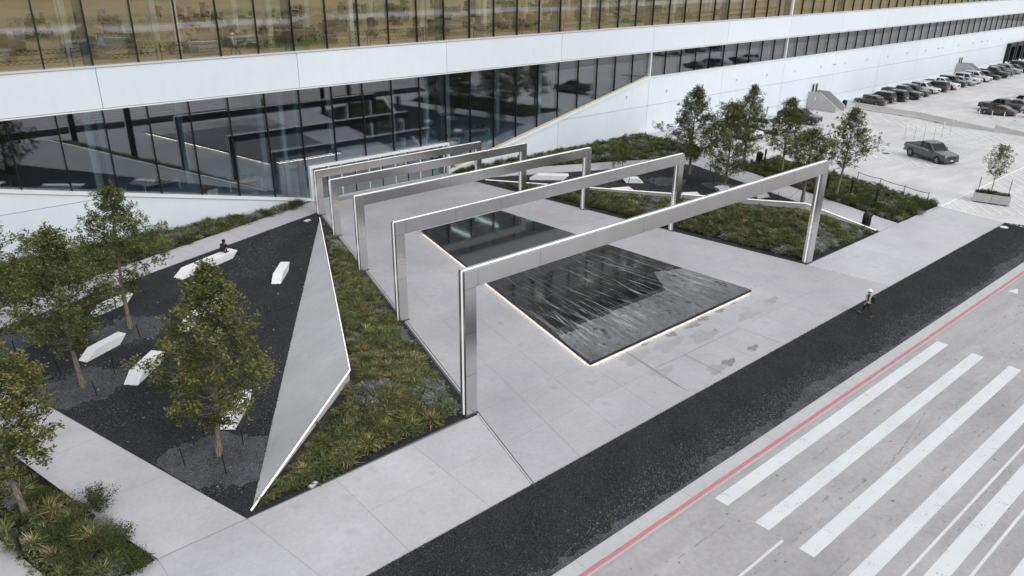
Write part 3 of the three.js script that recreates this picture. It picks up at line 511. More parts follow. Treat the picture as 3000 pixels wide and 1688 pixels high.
{ // black polished platform on a lit plinth
  const o = thing('black_platform', 'low black polished stone platform in square tiles glowing along its lower edge', 'platform', [0, 0, 0]);
  const A = [26.55, -23.95], B = [41.55, -23.98], C = [39.7, -46.9], D = [31.7, -46.9], Y = 0.30;
  const at = (u, v) => { const l = [A[0] + (D[0] - A[0]) * v, A[1] + (D[1] - A[1]) * v], r = [B[0] + (C[0] - B[0]) * v, B[1] + (C[1] - B[1]) * v]; return [l[0] + (r[0] - l[0]) * u, l[1] + (r[1] - l[1]) * u]; };
  // dried dust: long streaks swept across the tiles
  const S = 1024, rk = RNG(8), d = new Float32Array(S * S);
  for (let k = 0; k < 300; k++) {                       // streaks run roughly along v, most of them on the near half
    const v0 = 0.02 + Math.pow(rk(), 1.3) * 0.5, len = 0.06 + rk() * 0.26, u0 = rk(), slope = (rk() - 0.62) * 0.5, wd = 0.0008 + rk() * rk() * rk() * 0.014, st = (0.2 + rk() * 0.7) * (v0 < 0.3 ? 1 : 0.7), n = Math.ceil(len * S);
    for (let i = 0; i < n; i++) { const t = i / n, v = v0 + len * t, u = u0 + slope * len * t + 0.004 * Math.sin(i * 0.05 + k), w = wd * (0.3 + Math.sin(Math.PI * t)), y = Math.floor(v * S); if (y >= S) break; for (let x = Math.floor((u - w) * S); x < (u + w) * S; x++) if (x >= 0 && x < S) d[y * S + x] += st * Math.sin(Math.PI * Math.min(1, t * 1.6)) * (0.35 + 0.9 * Math.abs(fineN(x / S * 3 % 1, y / S))); }
  }
  const dustAt = (u, v) => { const y = Math.min(S - 1, Math.floor(v * S)), x = Math.min(S - 1, Math.floor(u * S)); const n = bigN(u, v), m = midN(u * 1.3 % 1, v), edge = u < 0.12 ? 0.135 : u < 0.7 ? 0.15 : u < 0.84 ? 0.15 + (u - 0.7) * 0.75 : 0.255 - (u - 0.84) * 0.2; let k = d[y * S + x] * (v < edge ? 0.35 : 0.8); if (v < edge + 0.012 * (m - 0.5) + 0.01 * (fineN(u, v) - 0.5)) { const f = fineN(u, v), sp = fineN(u * 0.5, v * 0.5); k += 0.58 + (n - 0.5) * 0.5 + (m - 0.5) * 0.3 + (f - 0.5) * 0.25; if (sp > 0.7 && m > 0.5) k -= (sp - 0.7) * 2.5; if (m > 0.7) k -= (m - 0.7) * 3; } else k += 0.04 + 0.14 * Math.max(0, m - 0.42) + (v < edge + 0.22 ? 0.3 * Math.max(0, n - 0.4) : 0); return Math.max(0, Math.min(1, k)); };
  const dustC = tex(S, (u, v) => { const k = 0.06 + 0.56 * dustAt(u, v); return [k, k * 1.01, k * 1.02]; }), dustR = tex(S, (u, v) => 0.04 + 0.4 * Math.min(1, dustAt(u, v) * 1.2), false);
  const top = phy('blackStone', { color: rgb(1, 1, 1), map: dustC, roughness: 1, roughnessMap: dustR, ior: 1.36 });
  const nu = 8, nv = 12, gap = 0.014;
  for (let i = 0; i < nu; i++) for (let j = 0; j < nv; j++) {
    const q = [at(i / nu, j / nv), at((i + 1) / nu, j / nv), at((i + 1) / nu, (j + 1) / nv), at(i / nu, (j + 1) / nv)], c = at((i + 0.5) / nu, (j + 0.5) / nv);
    const s = q.map(p => { const l = Math.hypot(p[0] - c[0], p[1] - c[1]); return [p[0] + (c[0] - p[0]) / l * gap * 1.5, p[1] + (c[1] - p[1]) / l * gap * 1.5]; });
    const m = new MB().prism(s, Y - 0.03, Y + (rk() - 0.5) * 0.001), g = m.geo(), P = g.attributes.position, U = g.attributes.uv;
    for (let k = 0; k < P.count; k++) { const x = P.getX(k), z = P.getZ(k), v = (z - A[1]) / (D[1] - A[1]), l = A[0] + (D[0] - A[0]) * v, r = B[0] + (C[0] - B[0]) * v; U.setXY(k, (x - l) / (r - l), v); }
    part('stone_tile', g, top, o);
  }
  const inset = k => { const c = at(0.5, 0.5); return [[A[0] + k, A[1] - k], [B[0] - k, B[1] - k], [C[0] - k, C[1] + k], [D[0] + k, D[1] + k]]; };
  part('rim', new MB().prism([A, B, C, D].map((p, i) => [p[0] + [-0.03, 0.03, 0.03, -0.03][i], p[1] + [0.03, 0.03, -0.03, -0.03][i]]), 0.14, Y - 0.034).geo(), std('rimBlack', { color: rgb(0.01, 0.01, 0.011), roughness: 0.3 }), o);
  part('grout', new MB().flat([A, B, C, D], Y - 0.012).geo(), std('grout', { color: rgb(0.3, 0.31, 0.315), roughness: 0.9 }), o);
  part('plinth', new MB().prism(inset(0.35), 0.002, 0.139).geo(), M.core, o);
  const k = inset(0.1), ls = [[0, 1], [1, 2], [2, 3], [3, 0]];
  for (const [i, j] of ls) {
    const a = k[i], b = k[j], L = Math.hypot(b[0] - a[0], b[1] - a[1]);
    part('light_strip', new MB().bar(V(a[0], 0.115, a[1]), V(b[0], 0.115, b[1]), 0.05, 0.04).geo(), M.ledBright, o);
    const r = new THREE.RectAreaLight(0xfff3e2, 11, L, 0.06), cx = (a[0] + b[0]) / 2, cz = (a[1] + b[1]) / 2, nx = (b[1] - a[1]) / L, nz = -(b[0] - a[0]) / L, m = at(0.5, 0.5), sgn = (cx - m[0]) * nx + (cz - m[1]) * nz > 0 ? 1 : -1;
    r.position.set(cx + nx * sgn * 0.03, 0.088, cz + nz * sgn * 0.03); r.lookAt(cx + nx * sgn * 0.6, -0.35, cz + nz * sgn * 0.6); scene.add(r);
  }
}
// concrete wedges with a lit ridge, and the planted slopes in front of them
const WL = { N: V(8.07, 0, -24.5), K: V(15.1, 1.82, -28.9), F: V(27.36, 0, -55.3), C: V(18.45, 0, -25.0), side: 1 };
const WR = { N: V(60.3, 0, -24.62), K: V(56.5, 2.0, -28.9), F: V(45.3, 0, -55.75), C: V(49.95, 0, -25.0), side: -1 };
for (const [w, label, sl] of [[WL, 'sloping smooth concrete wedge beside the oaks with a lit white ridge', 'planted slope on the bench garden side of the portals'], [WR, 'concrete wedge facing the car park path with a lit white ridge above the planting', 'planted slope on the car park side of the portals']]) {
  const o = thing('concrete_wedge', label, 'retaining wall', [0, 0, 0]);
  const Kb = w.K.clone().setY(-0.05), N = w.N.clone().setY(-0.05), F = w.F.clone().setY(-0.05), m = new MB();
  if (w.side > 0) m.tri(N, w.K, F).tri(N, Kb, w.K).tri(Kb, F, w.K).tri(N, F, Kb); else m.tri(N, F, w.K).tri(N, w.K, Kb).tri(Kb, w.K, F).tri(N, Kb, F);
  const g = m.geo();
  part('slope_face', g, std('wedge' + (w.side > 0 ? 'A' : 'B'), { color: rgb(0.67, 0.665, 0.67), map: again(concreteT, 9), roughness: 0.8, side: THREE.DoubleSide }), o);
  const out = V(w.side * 0.04, 0.0, 0.01);
  for (const [a, b] of [[w.N, w.K], [w.K, w.F]]) {
    const A = a.clone().add(out), B = b.clone().add(out); A.y = Math.max(A.y, 0.06);  B.y = Math.max(B.y, 0.06);
    part('ridge_light', new MB().bar(A, B, 0.052, 0.066).geo(), M.ledBright, o);
    const r = new THREE.RectAreaLight(0xfff1e0, 1.6, A.distanceTo(B), 0.1), c = A.clone().add(B).multiplyScalar(0.5), dir = B.clone().sub(A).normalize(), nrm = V().crossVectors(dir, V(0, 1, 0)).normalize(); if (nrm.x * w.side < 0) nrm.negate();
    r.position.copy(c).addScaledVector(nrm, 0.09); r.lookAt(r.position.clone().addScaledVector(nrm, 0.7).add(V(0, -0.7, 0))); scene.add(r);
  }
  // planted soil: two planes from just under the ridge down to the gravel margin
  const K = w.K.clone(); K.y -= 0.5; const n2 = w.N.clone().setY(-0.02), f2 = w.F.clone().setY(-0.02), c2 = w.C.clone().setY(0.0), s = new MB(); K.add(V(w.side * 0.06, 0, 0));
  if (w.side > 0) s.tri(n2, c2, K).tri(K, c2, f2); else s.tri(n2, K, c2).tri(K, f2, c2);
  struct('planting_soil', s.geo(), M.soil, sl + ' falling from the lit ridge to the gravel');
  w.tris = [[n2, c2, K], [K, c2, f2]];
}

// ================================================================ trees, shrubs, grasses
class Leaves {
  constructor(seed) { this.p = []; this.c = []; this.r = RNG(seed); }
  leaf(x, y, z, len, wid, col) {
    const r = this.r, a = r() * 6.283, el = (r() - 0.35) * 1.5, d = V(Math.cos(a) * Math.cos(el), Math.sin(el), Math.sin(a) * Math.cos(el)), s = V().crossVectors(d, V(r() - 0.5, 1, r() - 0.5)).normalize().multiplyScalar(wid / 2), n = V().crossVectors(s, d).normalize();
    const b = V(x, y, z), m = b.clone().addScaledVector(d, len * 0.5).addScaledVector(n, len * 0.1), t = b.clone().addScaledVector(d, len);
    const L = m.clone().add(s), R = m.clone().sub(s);
    this.p.push(b.x, b.y, b.z, L.x, L.y, L.z, t.x, t.y, t.z, b.x, b.y, b.z, t.x, t.y, t.z, R.x, R.y, R.z);
    const k = 0.8 + r() * 0.4; for (let i = 0; i < 6; i++) this.c.push(col[0] * k, col[1] * k, col[2] * k);
  }
  geo() { const g = new THREE.BufferGeometry(); g.setAttribute('position', new THREE.Float32BufferAttribute(this.p, 3)); g.setAttribute('color', new THREE.Float32BufferAttribute(this.c, 3)); g.computeVertexNormals(); return g; }
}
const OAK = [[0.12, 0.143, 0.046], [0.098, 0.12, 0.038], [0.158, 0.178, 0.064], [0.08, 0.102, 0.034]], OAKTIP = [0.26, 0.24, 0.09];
function oak({ pos, h, r, cb = 0.25, shape = 'cone', seed = 1, nb = 70, dens = 1, lean = [0, 0], tr = 0.13, leafLen = 0.155, label, group = 'young oaks in the gravel beds', tip = 0.06, name = 'oak_tree', cols = OAK }) {
  const o = thing(name, label, 'tree', pos, 0, group), rg = RNG(seed * 131 + 7), limbs = [], lv = new Leaves(seed * 17 + 3);
  const sway = V((rg() - 0.5) * 0.25, 0, (rg() - 0.5) * 0.25), axis = t => V(lean[0] * t + sway.x * Math.sin(t * 4), h * t, lean[1] * t + sway.z * Math.sin(t * 3.3));
  const tp = [], trr = []; for (let i = 0; i <= 10; i++) { const t = i / 10; tp.push(axis(t * 0.97)); trr.push(Math.max(0.012, tr * (1 - t) ** 0.85 * (1 + 0.35 * Math.exp(-t * 40)))); }
  tp[0].y = -0.08; limbs.push(tubeGeo(tp, trr, 9));
  const prof = t => shape === 'cone' ? (0.15 + 0.95 * Math.min(1, t / 0.16)) * (1 - t) ** 0.72 : shape === 'egg' ? Math.sin(Math.PI * Math.min(1, 0.12 + t * 0.85)) ** 0.7 * (1 - 0.25 * t) : (1 - t * 0.75) * Math.min(1, 0.4 + t / 0.25);
  for (let i = 0; i < nb; i++) {
    const t = (i + rg()) / nb, tt = cb + (1 - cb) * t, a = i * 2.39996 + rg() * 0.7, len = Math.max(0.3, r * prof(t) * (0.72 + 0.5 * rg() + (rg() < 0.08 ? 0.35 : 0))), elv = 0.12 + 0.6 * t + 0.28 * rg();
    const s = axis(tt), dir = V(Math.cos(a) * Math.cos(elv), Math.sin(elv), Math.sin(a) * Math.cos(elv)), pts = [], rad = [], sag = (rg() - 0.35) * 0.5;
    for (let k = 0; k <= 4; k++) { const u = k / 4; pts.push(s.clone().addScaledVector(dir, len * u).add(V((rg() - 0.5) * 0.1 * u, sag * u * u * len * 0.3, (rg() - 0.5) * 0.1 * u))); rad.push(Math.max(0.006, tr * 0.32 * (1 - tt * 0.75) * (1 - u * 0.85))); }
    limbs.push(tubeGeo(pts, rad, 4));
    const nc = Math.max(3, Math.round((3.5 + len * 6.2) * dens));
    for (let c = 0; c < nc; c++) {
      const u = 0.22 + 0.8 * Math.sqrt(rg()), q = Math.min(3.999, u * 4), k = Math.floor(q), b = pts[Math.min(k, 3)].clone().lerp(pts[Math.min(k + 1, 4)], q - k), off = 0.12 + 0.3 * rg() * Math.min(1.2, len);
      const ce = b.clone().add(V(rg() - 0.5, rg() - 0.42, rg() - 0.5).normalize().multiplyScalar(off));
      if (c % 3 === 0) limbs.push(tubeGeo([b, ce], [0.008, 0.004], 3));
      const nl = 8 + Math.floor(rg() * 7), outer = u > 0.85, base = cols[Math.floor(rg() * cols.length)];
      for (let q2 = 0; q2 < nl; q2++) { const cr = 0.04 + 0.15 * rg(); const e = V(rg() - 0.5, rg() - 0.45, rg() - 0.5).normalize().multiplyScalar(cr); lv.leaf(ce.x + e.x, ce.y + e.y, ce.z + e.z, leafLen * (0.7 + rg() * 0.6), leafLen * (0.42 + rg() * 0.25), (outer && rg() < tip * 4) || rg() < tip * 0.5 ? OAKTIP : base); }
    }
  }
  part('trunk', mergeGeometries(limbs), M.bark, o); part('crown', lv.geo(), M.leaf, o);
  return o;
}
const at = (x, y) => { const p = G(x, y); return [p.x, -0.03, p.z]; };
oak({ pos: at(381, 961), h: 8.2, r: 2.75, cb: 0.27, shape: 'cone', seed: 1, nb: 80, lean: [0.35, 0.0], label: 'tall pyramid-shaped oak with a bare pale trunk near the wall path' });
oak({ pos: at(243, 1133), h: 8.1, r: 3.0, cb: 0.26, shape: 'cone', seed: 2, nb: 92, dens: 0.95, label: 'dense wide oak in grey gravel between two white benches' });
oak({ pos: at(640, 1332), h: 8.7, r: 2.75, cb: 0.17, shape: 'cone', seed: 3, nb: 105, dens: 0.95, lean: [0.6, 0.45], tip: 0.1, label: 'big oak nearest the concrete wedge, in a pale gravel ring' });
oak({ pos: at(4, 1015), h: 7.6, r: 2.9, cb: 0.28, shape: 'cone', seed: 4, nb: 70, label: 'oak at the bend of the wall path beyond the wide oak' });
oak({ pos: at(80, 1515), h: 6.6, r: 2.4, cb: 0.3, shape: 'egg', seed: 5, nb: 84, lean: [-0.1, -0.2], tip: 0.12, leafLen: 0.16, label: 'oak with leaning trunk in the shrub bed beside the bollard lamp', group: 'young oaks in the shrub beds' });
oak({ pos: at(2020, 510), h: 8.4, r: 3.0, cb: 0.14, shape: 'cone', seed: 6, nb: 105, dens: 1.15, label: 'densest pyramid oak against the white wall, beside the path corner' });
oak({ pos: at(2122, 556), h: 7.6, r: 2.85, cb: 0.16, shape: 'egg', seed: 7, nb: 100, dens: 1.05, label: 'full rounded oak at the edge of the car park side gravel bed' });
oak({ pos: at(2180, 478), h: 7.9, r: 2.2, cb: 0.3, shape: 'cone', seed: 8, nb: 70, dens: 1.1, label: 'slim oak with open top in front of the white wall near the van', group: 'young oaks beside the car park' });
oak({ pos: at(2290, 503), h: 7.2, r: 2.5, cb: 0.24, shape: 'cone', seed: 9, nb: 80, dens: 1.0, label: 'dark oak in front of the parked white cars', group: 'young oaks beside the car park' });
oak({ pos: at(2350, 594), h: 6.2, r: 2.2, cb: 0.3, shape: 'egg', seed: 10, nb: 72, dens: 1.15, tr: 0.17, tip: 0.1, label: 'oak with short thick trunk held by guy wires at the gravel corner' });
oak({ pos: at(2448, 574), h: 7.7, r: 2.5, cb: 0.33, shape: 'cone', seed: 11, nb: 72, dens: 1.0, lean: [0.7, 0.1], tip: 0.08, label: 'open airy oak with a dark trunk in the shrub bed by the rope posts', group: 'young oaks beside the car park' });
oak({ pos: at(1825, 492), h: 3.2, r: 0.75, cb: 0.12, shape: 'egg', seed: 12, nb: 30, tr: 0.04, leafLen: 0.13, label: 'small dark leafy sapling at the path edge under the white wall', name: 'sapling', group: 'saplings in the car park side beds' });
oak({ pos: at(1795, 500), h: 2.6, r: 0.75, cb: 0.25, shape: 'egg', seed: 13, nb: 22, tr: 0.035, dens: 0.8, leafLen: 0.13, label: 'small pale airy sapling next to the dark sapling at the path edge', name: 'sapling', group: 'saplings in the car park side beds' });
oak({ pos: at(1983, 548), h: 2.9, r: 0.6, cb: 0.4, shape: 'egg', seed: 14, nb: 16, tr: 0.03, dens: 0.7, leafLen: 0.13, label: 'thin staked sapling in black gravel behind the lit ridge', name: 'sapling', group: 'saplings in the car park side beds' });
oak({ pos: [76.4, 0.75, -21.9], h: 4.1, r: 1.15, cb: 0.34, shape: 'egg', seed: 15, nb: 46, tr: 0.05, dens: 0.7, tip: 0.14, leafLen: 0.13, label: 'small airy oak growing in the concrete planter box', name: 'potted_tree', group: 'potted trees' });

function shrub({ pos, h, r, seed, label, group, cols, leafLen = 0.09, n = 60, name = 'shrub', stem = true }) {
  const o = thing(name, label, 'shrub', pos, 0, group), rg = RNG(seed * 57 + 5), lv = new Leaves(seed * 91), limbs = [];
  for (let i = 0; i < n; i++) {
    const a = rg() * 6.283, sp = Math.sqrt(rg()), e = V(Math.cos(a) * sp * r, h * (0.35 + 0.65 * (1 - sp * sp * 0.7) * (0.55 + 0.45 * rg())), Math.sin(a) * sp * r), b = V(e.x * 0.15, -0.04, e.z * 0.15);
    if (i % 2 === 0) limbs.push(tubeGeo([b, b.clone().lerp(e, 0.55).add(V(0, 0.06, 0)), e], [0.012, 0.008, 0.004], 3));
    const base = cols[Math.floor(rg() * cols.length)];
    for (let k = 0; k < 22; k++) { const u = 0.35 + 0.7 * rg(), c = b.clone().lerp(e, u), d = 0.04 + 0.12 * rg(); lv.leaf(c.x + (rg() - 0.5) * d * 2, Math.max(0.02, c.y + (rg() - 0.5) * d * 2), c.z + (rg() - 0.5) * d * 2, leafLen * (0.7 + rg() * 0.6), leafLen * 0.5, base); }
  }
  part('stems', mergeGeometries(limbs), M.bark, o); part('foliage', lv.geo(), M.leaf, o); return o;
}
const GRN = [[0.065, 0.088, 0.024], [0.082, 0.1, 0.03], [0.052, 0.072, 0.022]], SILV = [[0.30, 0.32, 0.31], [0.24, 0.26, 0.24], [0.34, 0.35, 0.35]];
[[275, 1490, 0.9, 1.0], [205, 1560, 0.75, 1.0], [330, 1600, 0.8, 0.9], [240, 1655, 0.85, 1.1], [390, 1660, 0.6, 0.8], [120, 1480, 0.7, 0.7]].forEach(([x, y, h, r], i) => shrub({ pos: at(x, y), h, r, seed: 20 + i, n: 80, leafLen: 0.08, cols: GRN, label: 'feathery dark green shrub in the bed beside the bollard lamp', group: 'green shrubs in the bollard lamp bed' }));
[[300, 1540, 0.35, 0.4], [350, 1680, 0.4, 0.42], [70, 1605, 0.45, 0.5], [330, 1560, 0.3, 0.35], [45, 1480, 0.4, 0.4]].forEach(([x, y, h, r], i) => shrub({ pos: at(x, y), h, r, seed: 30 + i, n: 46, leafLen: 0.06, cols: SILV, label: 'low silvery shrub in the bed beside the bollard lamp', group: 'silver shrubs in the bollard lamp bed' }));
[[465, 690, 1.1, 0.8], [520, 700, 0.55, 0.7], [575, 683, 0.5, 0.8], [620, 684, 0.4, 0.5], [735, 645, 0.4, 0.5], [755, 640, 0.45, 0.4], [415, 735, 0.5, 0.6]].forEach(([x, y, h, r], i) => shrub({ pos: at(x, y), h, r, seed: 40 + i, n: 55, leafLen: 0.07, cols: SILV, label: i ? 'low silvery shrub in the bed under the white wall beside the wall path' : 'tallest wispy silver shrub under the white wall beside the wall path', group: i ? 'silver shrubs under the white wall' : undefined }));
[[850, 612, 0.6, 0.9], [870, 603, 0.6, 0.7], [695, 648, 0.55, 0.6], [780, 632, 0.5, 0.9], [660, 668, 0.5, 0.9], [545, 712, 0.5, 0.8]].forEach(([x, y, h, r], i) => shrub({ pos: at(x, y), h, r, seed: 50 + i, n: 60, leafLen: 0.09, cols: GRN, label: 'round green shrub in the bed between the white wall and the wall path', group: 'green shrubs under the white wall' }));
[[2440, 585, 0.6, 0.7], [2530, 605, 1.5, 0.7], [2610, 632, 0.9, 1.0], [2655, 622, 1.0, 1.0], [2690, 612, 1.3, 1.0], [2720, 605, 0.9, 0.8], [2570, 610, 0.6, 0.8], [2480, 592, 0.5, 0.8], [2395, 565, 0.6, 0.7], [2250, 505, 0.8, 0.9], [2290, 515, 0.5, 0.7]].forEach(([x, y, h, r], i) => shrub({ pos: at(x, y), h, r, seed: 60 + i, n: h > 1.2 ? 44 : 66, leafLen: 0.1, cols: GRN, label: h > 1.2 ? (i === 1 ? 'tall thin open shrub between the two black charging posts' : 'tall leafy shrub beside the last rope post') : 'rounded green shrub in the strip bed beside the car park rope', group: h > 1.2 ? undefined : 'green shrubs in the car park strip bed' }));
[[2460, 590, 0.35, 0.5], [2590, 635, 0.4, 0.5], [2630, 645, 0.35, 0.5], [2690, 628, 0.35, 0.5]].forEach(([x, y, h, r], i) => shrub({ pos: at(x, y), h, r, seed: 80 + i, n: 40, leafLen: 0.07, cols: SILV, label: 'low grey-silver shrub along the path edge of the car park strip bed', group: 'silver shrubs in the car park strip bed' }));
[[1365, 510, 0.7, 0.8], [1395, 503, 0.6, 0.7], [1500, 478, 0.7, 0.7], [1460, 486, 0.8, 0.4], [1620, 476, 0.7, 0.8], [1690, 462, 0.8, 0.9], [1745, 456, 0.9, 1.0], [1880, 440, 0.9, 1.0], [1920, 440, 0.8, 0.9], [1960, 445, 0.9, 1.0]].forEach(([x, y, h, r], i) => shrub({ pos: at(x, y), h, r, seed: 90 + i, n: 55, leafLen: 0.11, cols: i % 4 === 3 ? [[0.13, 0.15, 0.11], [0.2, 0.21, 0.17]] : GRN, label: i % 4 === 3 ? 'grey-green shrub under the white wall beside the dark sapling' : 'green shrub under the white wall on the car park side of the entrance', group: i % 4 === 3 ? 'grey shrubs on the car park side of the entrance' : 'green shrubs on the car park side of the entrance' }));

// soil of the flat beds
const flatBeds = {
  wallL: [[29.0, -59.95], [-30, -40.75], [-30, -59.95]], wallR: [[44.4, -59.95], [52.3, -56.7], [60.1, -53.2], [69.7, -48.9], [73, -50.5], [73, -59.95]],
  lot: [[63.7, -24.4], [71.3, -24.25], [73.6, -31.2], [75.6, -41.5], [76.2, -43.2], [69.0, -43.6], [68.5, -42.3], [65.9, -32]], corner: [[4.4, -24.3], [-2.1, -46.9], [-1.75, -49.0], [-9, -46.4], [-3.5, -34], [0.35, -29.3], [1.28, -25.95], [0.95, -24.3]],
};
const bedLabel = { wallL: 'soil bed under the white wall on the bench garden side of the entrance', wallR: 'soil bed under the white wall on the car park side of the entrance', lot: 'soil strip between the path and the car park', corner: 'soil bed around the bollard lamp' };
for (const k in flatBeds) struct('planting_soil', new MB().prism(flatBeds[k], -0.06, 0.015).geo(), M.soil, bedLabel[k]);

// grasses: instanced tufts
function tuft(seed, n, h, spread, wid, cols) {        // arching blades, each of one colour
  const rg = RNG(seed), p = [], c = [];
  for (let i = 0; i < n; i++) {
    const a = rg() * 6.283, out = spread * (0.2 + 0.9 * rg()), H = h * (0.45 + 0.65 * rg()), w = wid * (0.7 + 0.6 * rg()), b = V(Math.cos(a) * 0.08 * rg(), -0.02, Math.sin(a) * 0.08 * rg()), sd = V(-Math.sin(a), 0, Math.cos(a)).multiplyScalar(w / 2);
    const f = (u, wk) => { const q = b.clone().add(V(Math.cos(a) * out * u * u, H * (1.55 * u - 0.75 * u * u * (0.6 + 0.56 * out / spread)), Math.sin(a) * out * u * u)); return [q.clone().addScaledVector(sd, wk), q.clone().addScaledVector(sd, -wk)]; };
    const [l0, r0] = f(0, 1), [l1, r1] = f(0.5, 0.9), [t] = f(1, 0), k = 0.75 + 0.5 * rg(), col = cols[Math.floor(rg() * cols.length)].map(z => z * k);
    for (const q of [l0, r0, r1, l0, r1, l1, l1, r1, t]) { p.push(q.x, q.y, q.z); c.push(...col); }
  }
  const g = new THREE.BufferGeometry(); g.setAttribute('position', new THREE.Float32BufferAttribute(p, 3)); g.setAttribute('color', new THREE.Float32BufferAttribute(c, 3)); g.computeVertexNormals(); return g;
}
function cushion(seed, n, r, h, len, cols) {           // low leafy mound
  const rg = RNG(seed), lv = new Leaves(seed * 7 + 1); for (let i = 0; i < n; i++) { const a = rg() * 6.283, s = Math.sqrt(rg()), y = h * (1 - s * s) * (0.5 + 0.5 * rg()); lv.leaf(Math.cos(a) * s * r, y, Math.sin(a) * s * r, len * (0.7 + 0.6 * rg()), len * 0.4, cols[Math.floor(rg() * cols.length)]); } return lv.geo();
}
const GB = [[0.12, 0.145, 0.058], [0.155, 0.18, 0.078], [0.1, 0.125, 0.052], [0.2, 0.22, 0.11]], TB = [[0.11, 0.135, 0.045], [0.33, 0.28, 0.16], [0.42, 0.36, 0.21], [0.14, 0.16, 0.06]], SB = [[0.3, 0.32, 0.31], [0.4, 0.42, 0.42], [0.22, 0.25, 0.22]];
const tufts = { green: [tuft(1, 60, 0.42, 0.46, 0.034, GB), tuft(2, 50, 0.5, 0.5, 0.032, GB), cushion(3, 130, 0.42, 0.28, 0.11, GB), tuft(4, 70, 0.34, 0.42, 0.03, GB)], tan: [tuft(5, 54, 0.46, 0.5, 0.034, TB), tuft(6, 60, 0.38, 0.46, 0.034, TB)], silver: [cushion(7, 150, 0.4, 0.26, 0.1, SB), tuft(8, 60, 0.3, 0.42, 0.028, SB)] };
function grassBed(sample, n, label, seed, { silver = 0.08, tan = 0.3, scale = 1 } = {}) {
  const rg = RNG(seed), groups = {}; const e = new THREE.Euler(), q = new THREE.Quaternion();
  for (let i = 0; i < n; i++) {
    const p = sample(rg); if (!p) continue;
    const nz = blotN(p.x / 22 + seed, p.z / 22), n2 = blotN(p.x / 14, p.z / 14 + seed * 0.37); let kind = 'green'; if (n2 > 1 - silver * 4.4 && nz > 0.45) kind = rg() < 0.8 ? 'silver' : 'green'; else if (rg() < tan * (0.3 + 2.2 * Math.max(0, nz - 0.33) * 2)) kind = 'tan';
    const vi = Math.floor(rg() * tufts[kind].length), key = kind + vi; (groups[key] ??= []).push([p, (0.7 + 0.75 * rg()) * scale * (p.small ?? 1), rg() * 6.28, 0.6 + 0.8 * rg(), tufts[kind][vi], kind]);
  }
  for (const k in groups) {
    const L = groups[k], im = new THREE.InstancedMesh(L[0][4], M.grass, L.length), mx = new THREE.Matrix4(), c = new THREE.Color();
    L.forEach(([p, s, a, t], i) => { e.set((rg() - 0.5) * 0.3, a, (rg() - 0.5) * 0.3); q.setFromEuler(e); mx.compose(p, q, V(s, s * (0.85 + 0.3 * rg()), s)); im.setMatrixAt(i, mx); c.setRGB(t * (0.95 + rg() * 0.15), t, t * 0.95); im.setColorAt(i, c); });
    im.name = numbered(L[0][5] === 'silver' ? 'silver_ground_cover' : L[0][5] === 'tan' ? 'straw_tipped_grass' : 'green_grass'); im.userData = { kind: 'stuff', label: (L[0][5] === 'silver' ? 'silvery ground cover ' : L[0][5] === 'tan' ? 'straw-tipped grass clumps ' : 'green arching grass ') + label }; shade(im); scene.add(im);
  }
}
const triSample = tris => { const A = tris.map(([a, b, c]) => V().crossVectors(b.clone().sub(a), c.clone().sub(a)).length()), T = A.reduce((s, x) => s + x, 0); return rg => { let k = rg() * T, i = 0; while (k > A[i] && i < A.length - 1) k -= A[i++]; let u = rg(), v = rg(); if (u + v > 1) { u = 1 - u; v = 1 - v; } const [a, b, c] = tris[i]; return a.clone().addScaledVector(b.clone().sub(a), u).addScaledVector(c.clone().sub(a), v); }; };
grassBed(ridgeFree(WL), 1500, 'on the slope beside the smooth concrete wedge', 3, { silver: 0.09, tan: 0.27, scale: 1.05 });
grassBed(ridgeFree(WR), 1500, 'on the slope facing away from the car park path', 4, { silver: 0.09, tan: 0.2, scale: 1.05 });
function segD(p, a, b) { const dx = b.x - a.x, dz = b.z - a.z, t = Math.max(0, Math.min(1, ((p.x - a.x) * dx + (p.z - a.z) * dz) / (dx * dx + dz * dz))); return Math.hypot(p.x - a.x - dx * t, p.z - a.z - dz * t); }
function ridgeFree(w) { const f = triSample(w.tris); return rg => { for (let i = 0; i < 30; i++) { const p = f(rg), d = Math.min(segD(p, w.N, w.K), segD(p, w.K, w.F)); if (d > 0.42 || (d > 0.2 && rg() < 0.35)) { p.small = d < 0.7 ? 0.6 : d < 1.2 ? 0.85 : 1; return p; } } }; }
const polySample = P => { const xs = P.map(a => a[0]), zs = P.map(a => a[1]), x0 = Math.max(-10, Math.min(...xs)), x1 = Math.max(...xs), z0 = Math.min(...zs), z1 = Math.max(...zs); return rg => { for (let i = 0; i < 40; i++) { const x = x0 + (x1 - x0) * rg(), z = z0 + (z1 - z0) * rg(); if (inPoly(P, x, z)) return V(x, 0.01, z); } }; };
grassBed(polySample([[28.6, -59.7], [8, -53.2], [2, -54], [2, -59.6]]), 900, 'under the white wall on the bench garden side of the entrance', 5, { tan: 0.1, silver: 0.07 });
grassBed(polySample(flatBeds.wallR), 1300, 'under the white wall on the car park side of the entrance', 6, { tan: 0.12, silver: 0.1, scale: 0.9 });
grassBed(polySample(flatBeds.lot), 900, 'in the strip bed beside the car park', 7, { tan: 0.06, silver: 0.06, scale: 0.85 });
grassBed(polySample(flatBeds.corner), 620, 'in the bed around the bollard lamp', 8, { tan: 0.25, silver: 0.06, scale: 1.15 });

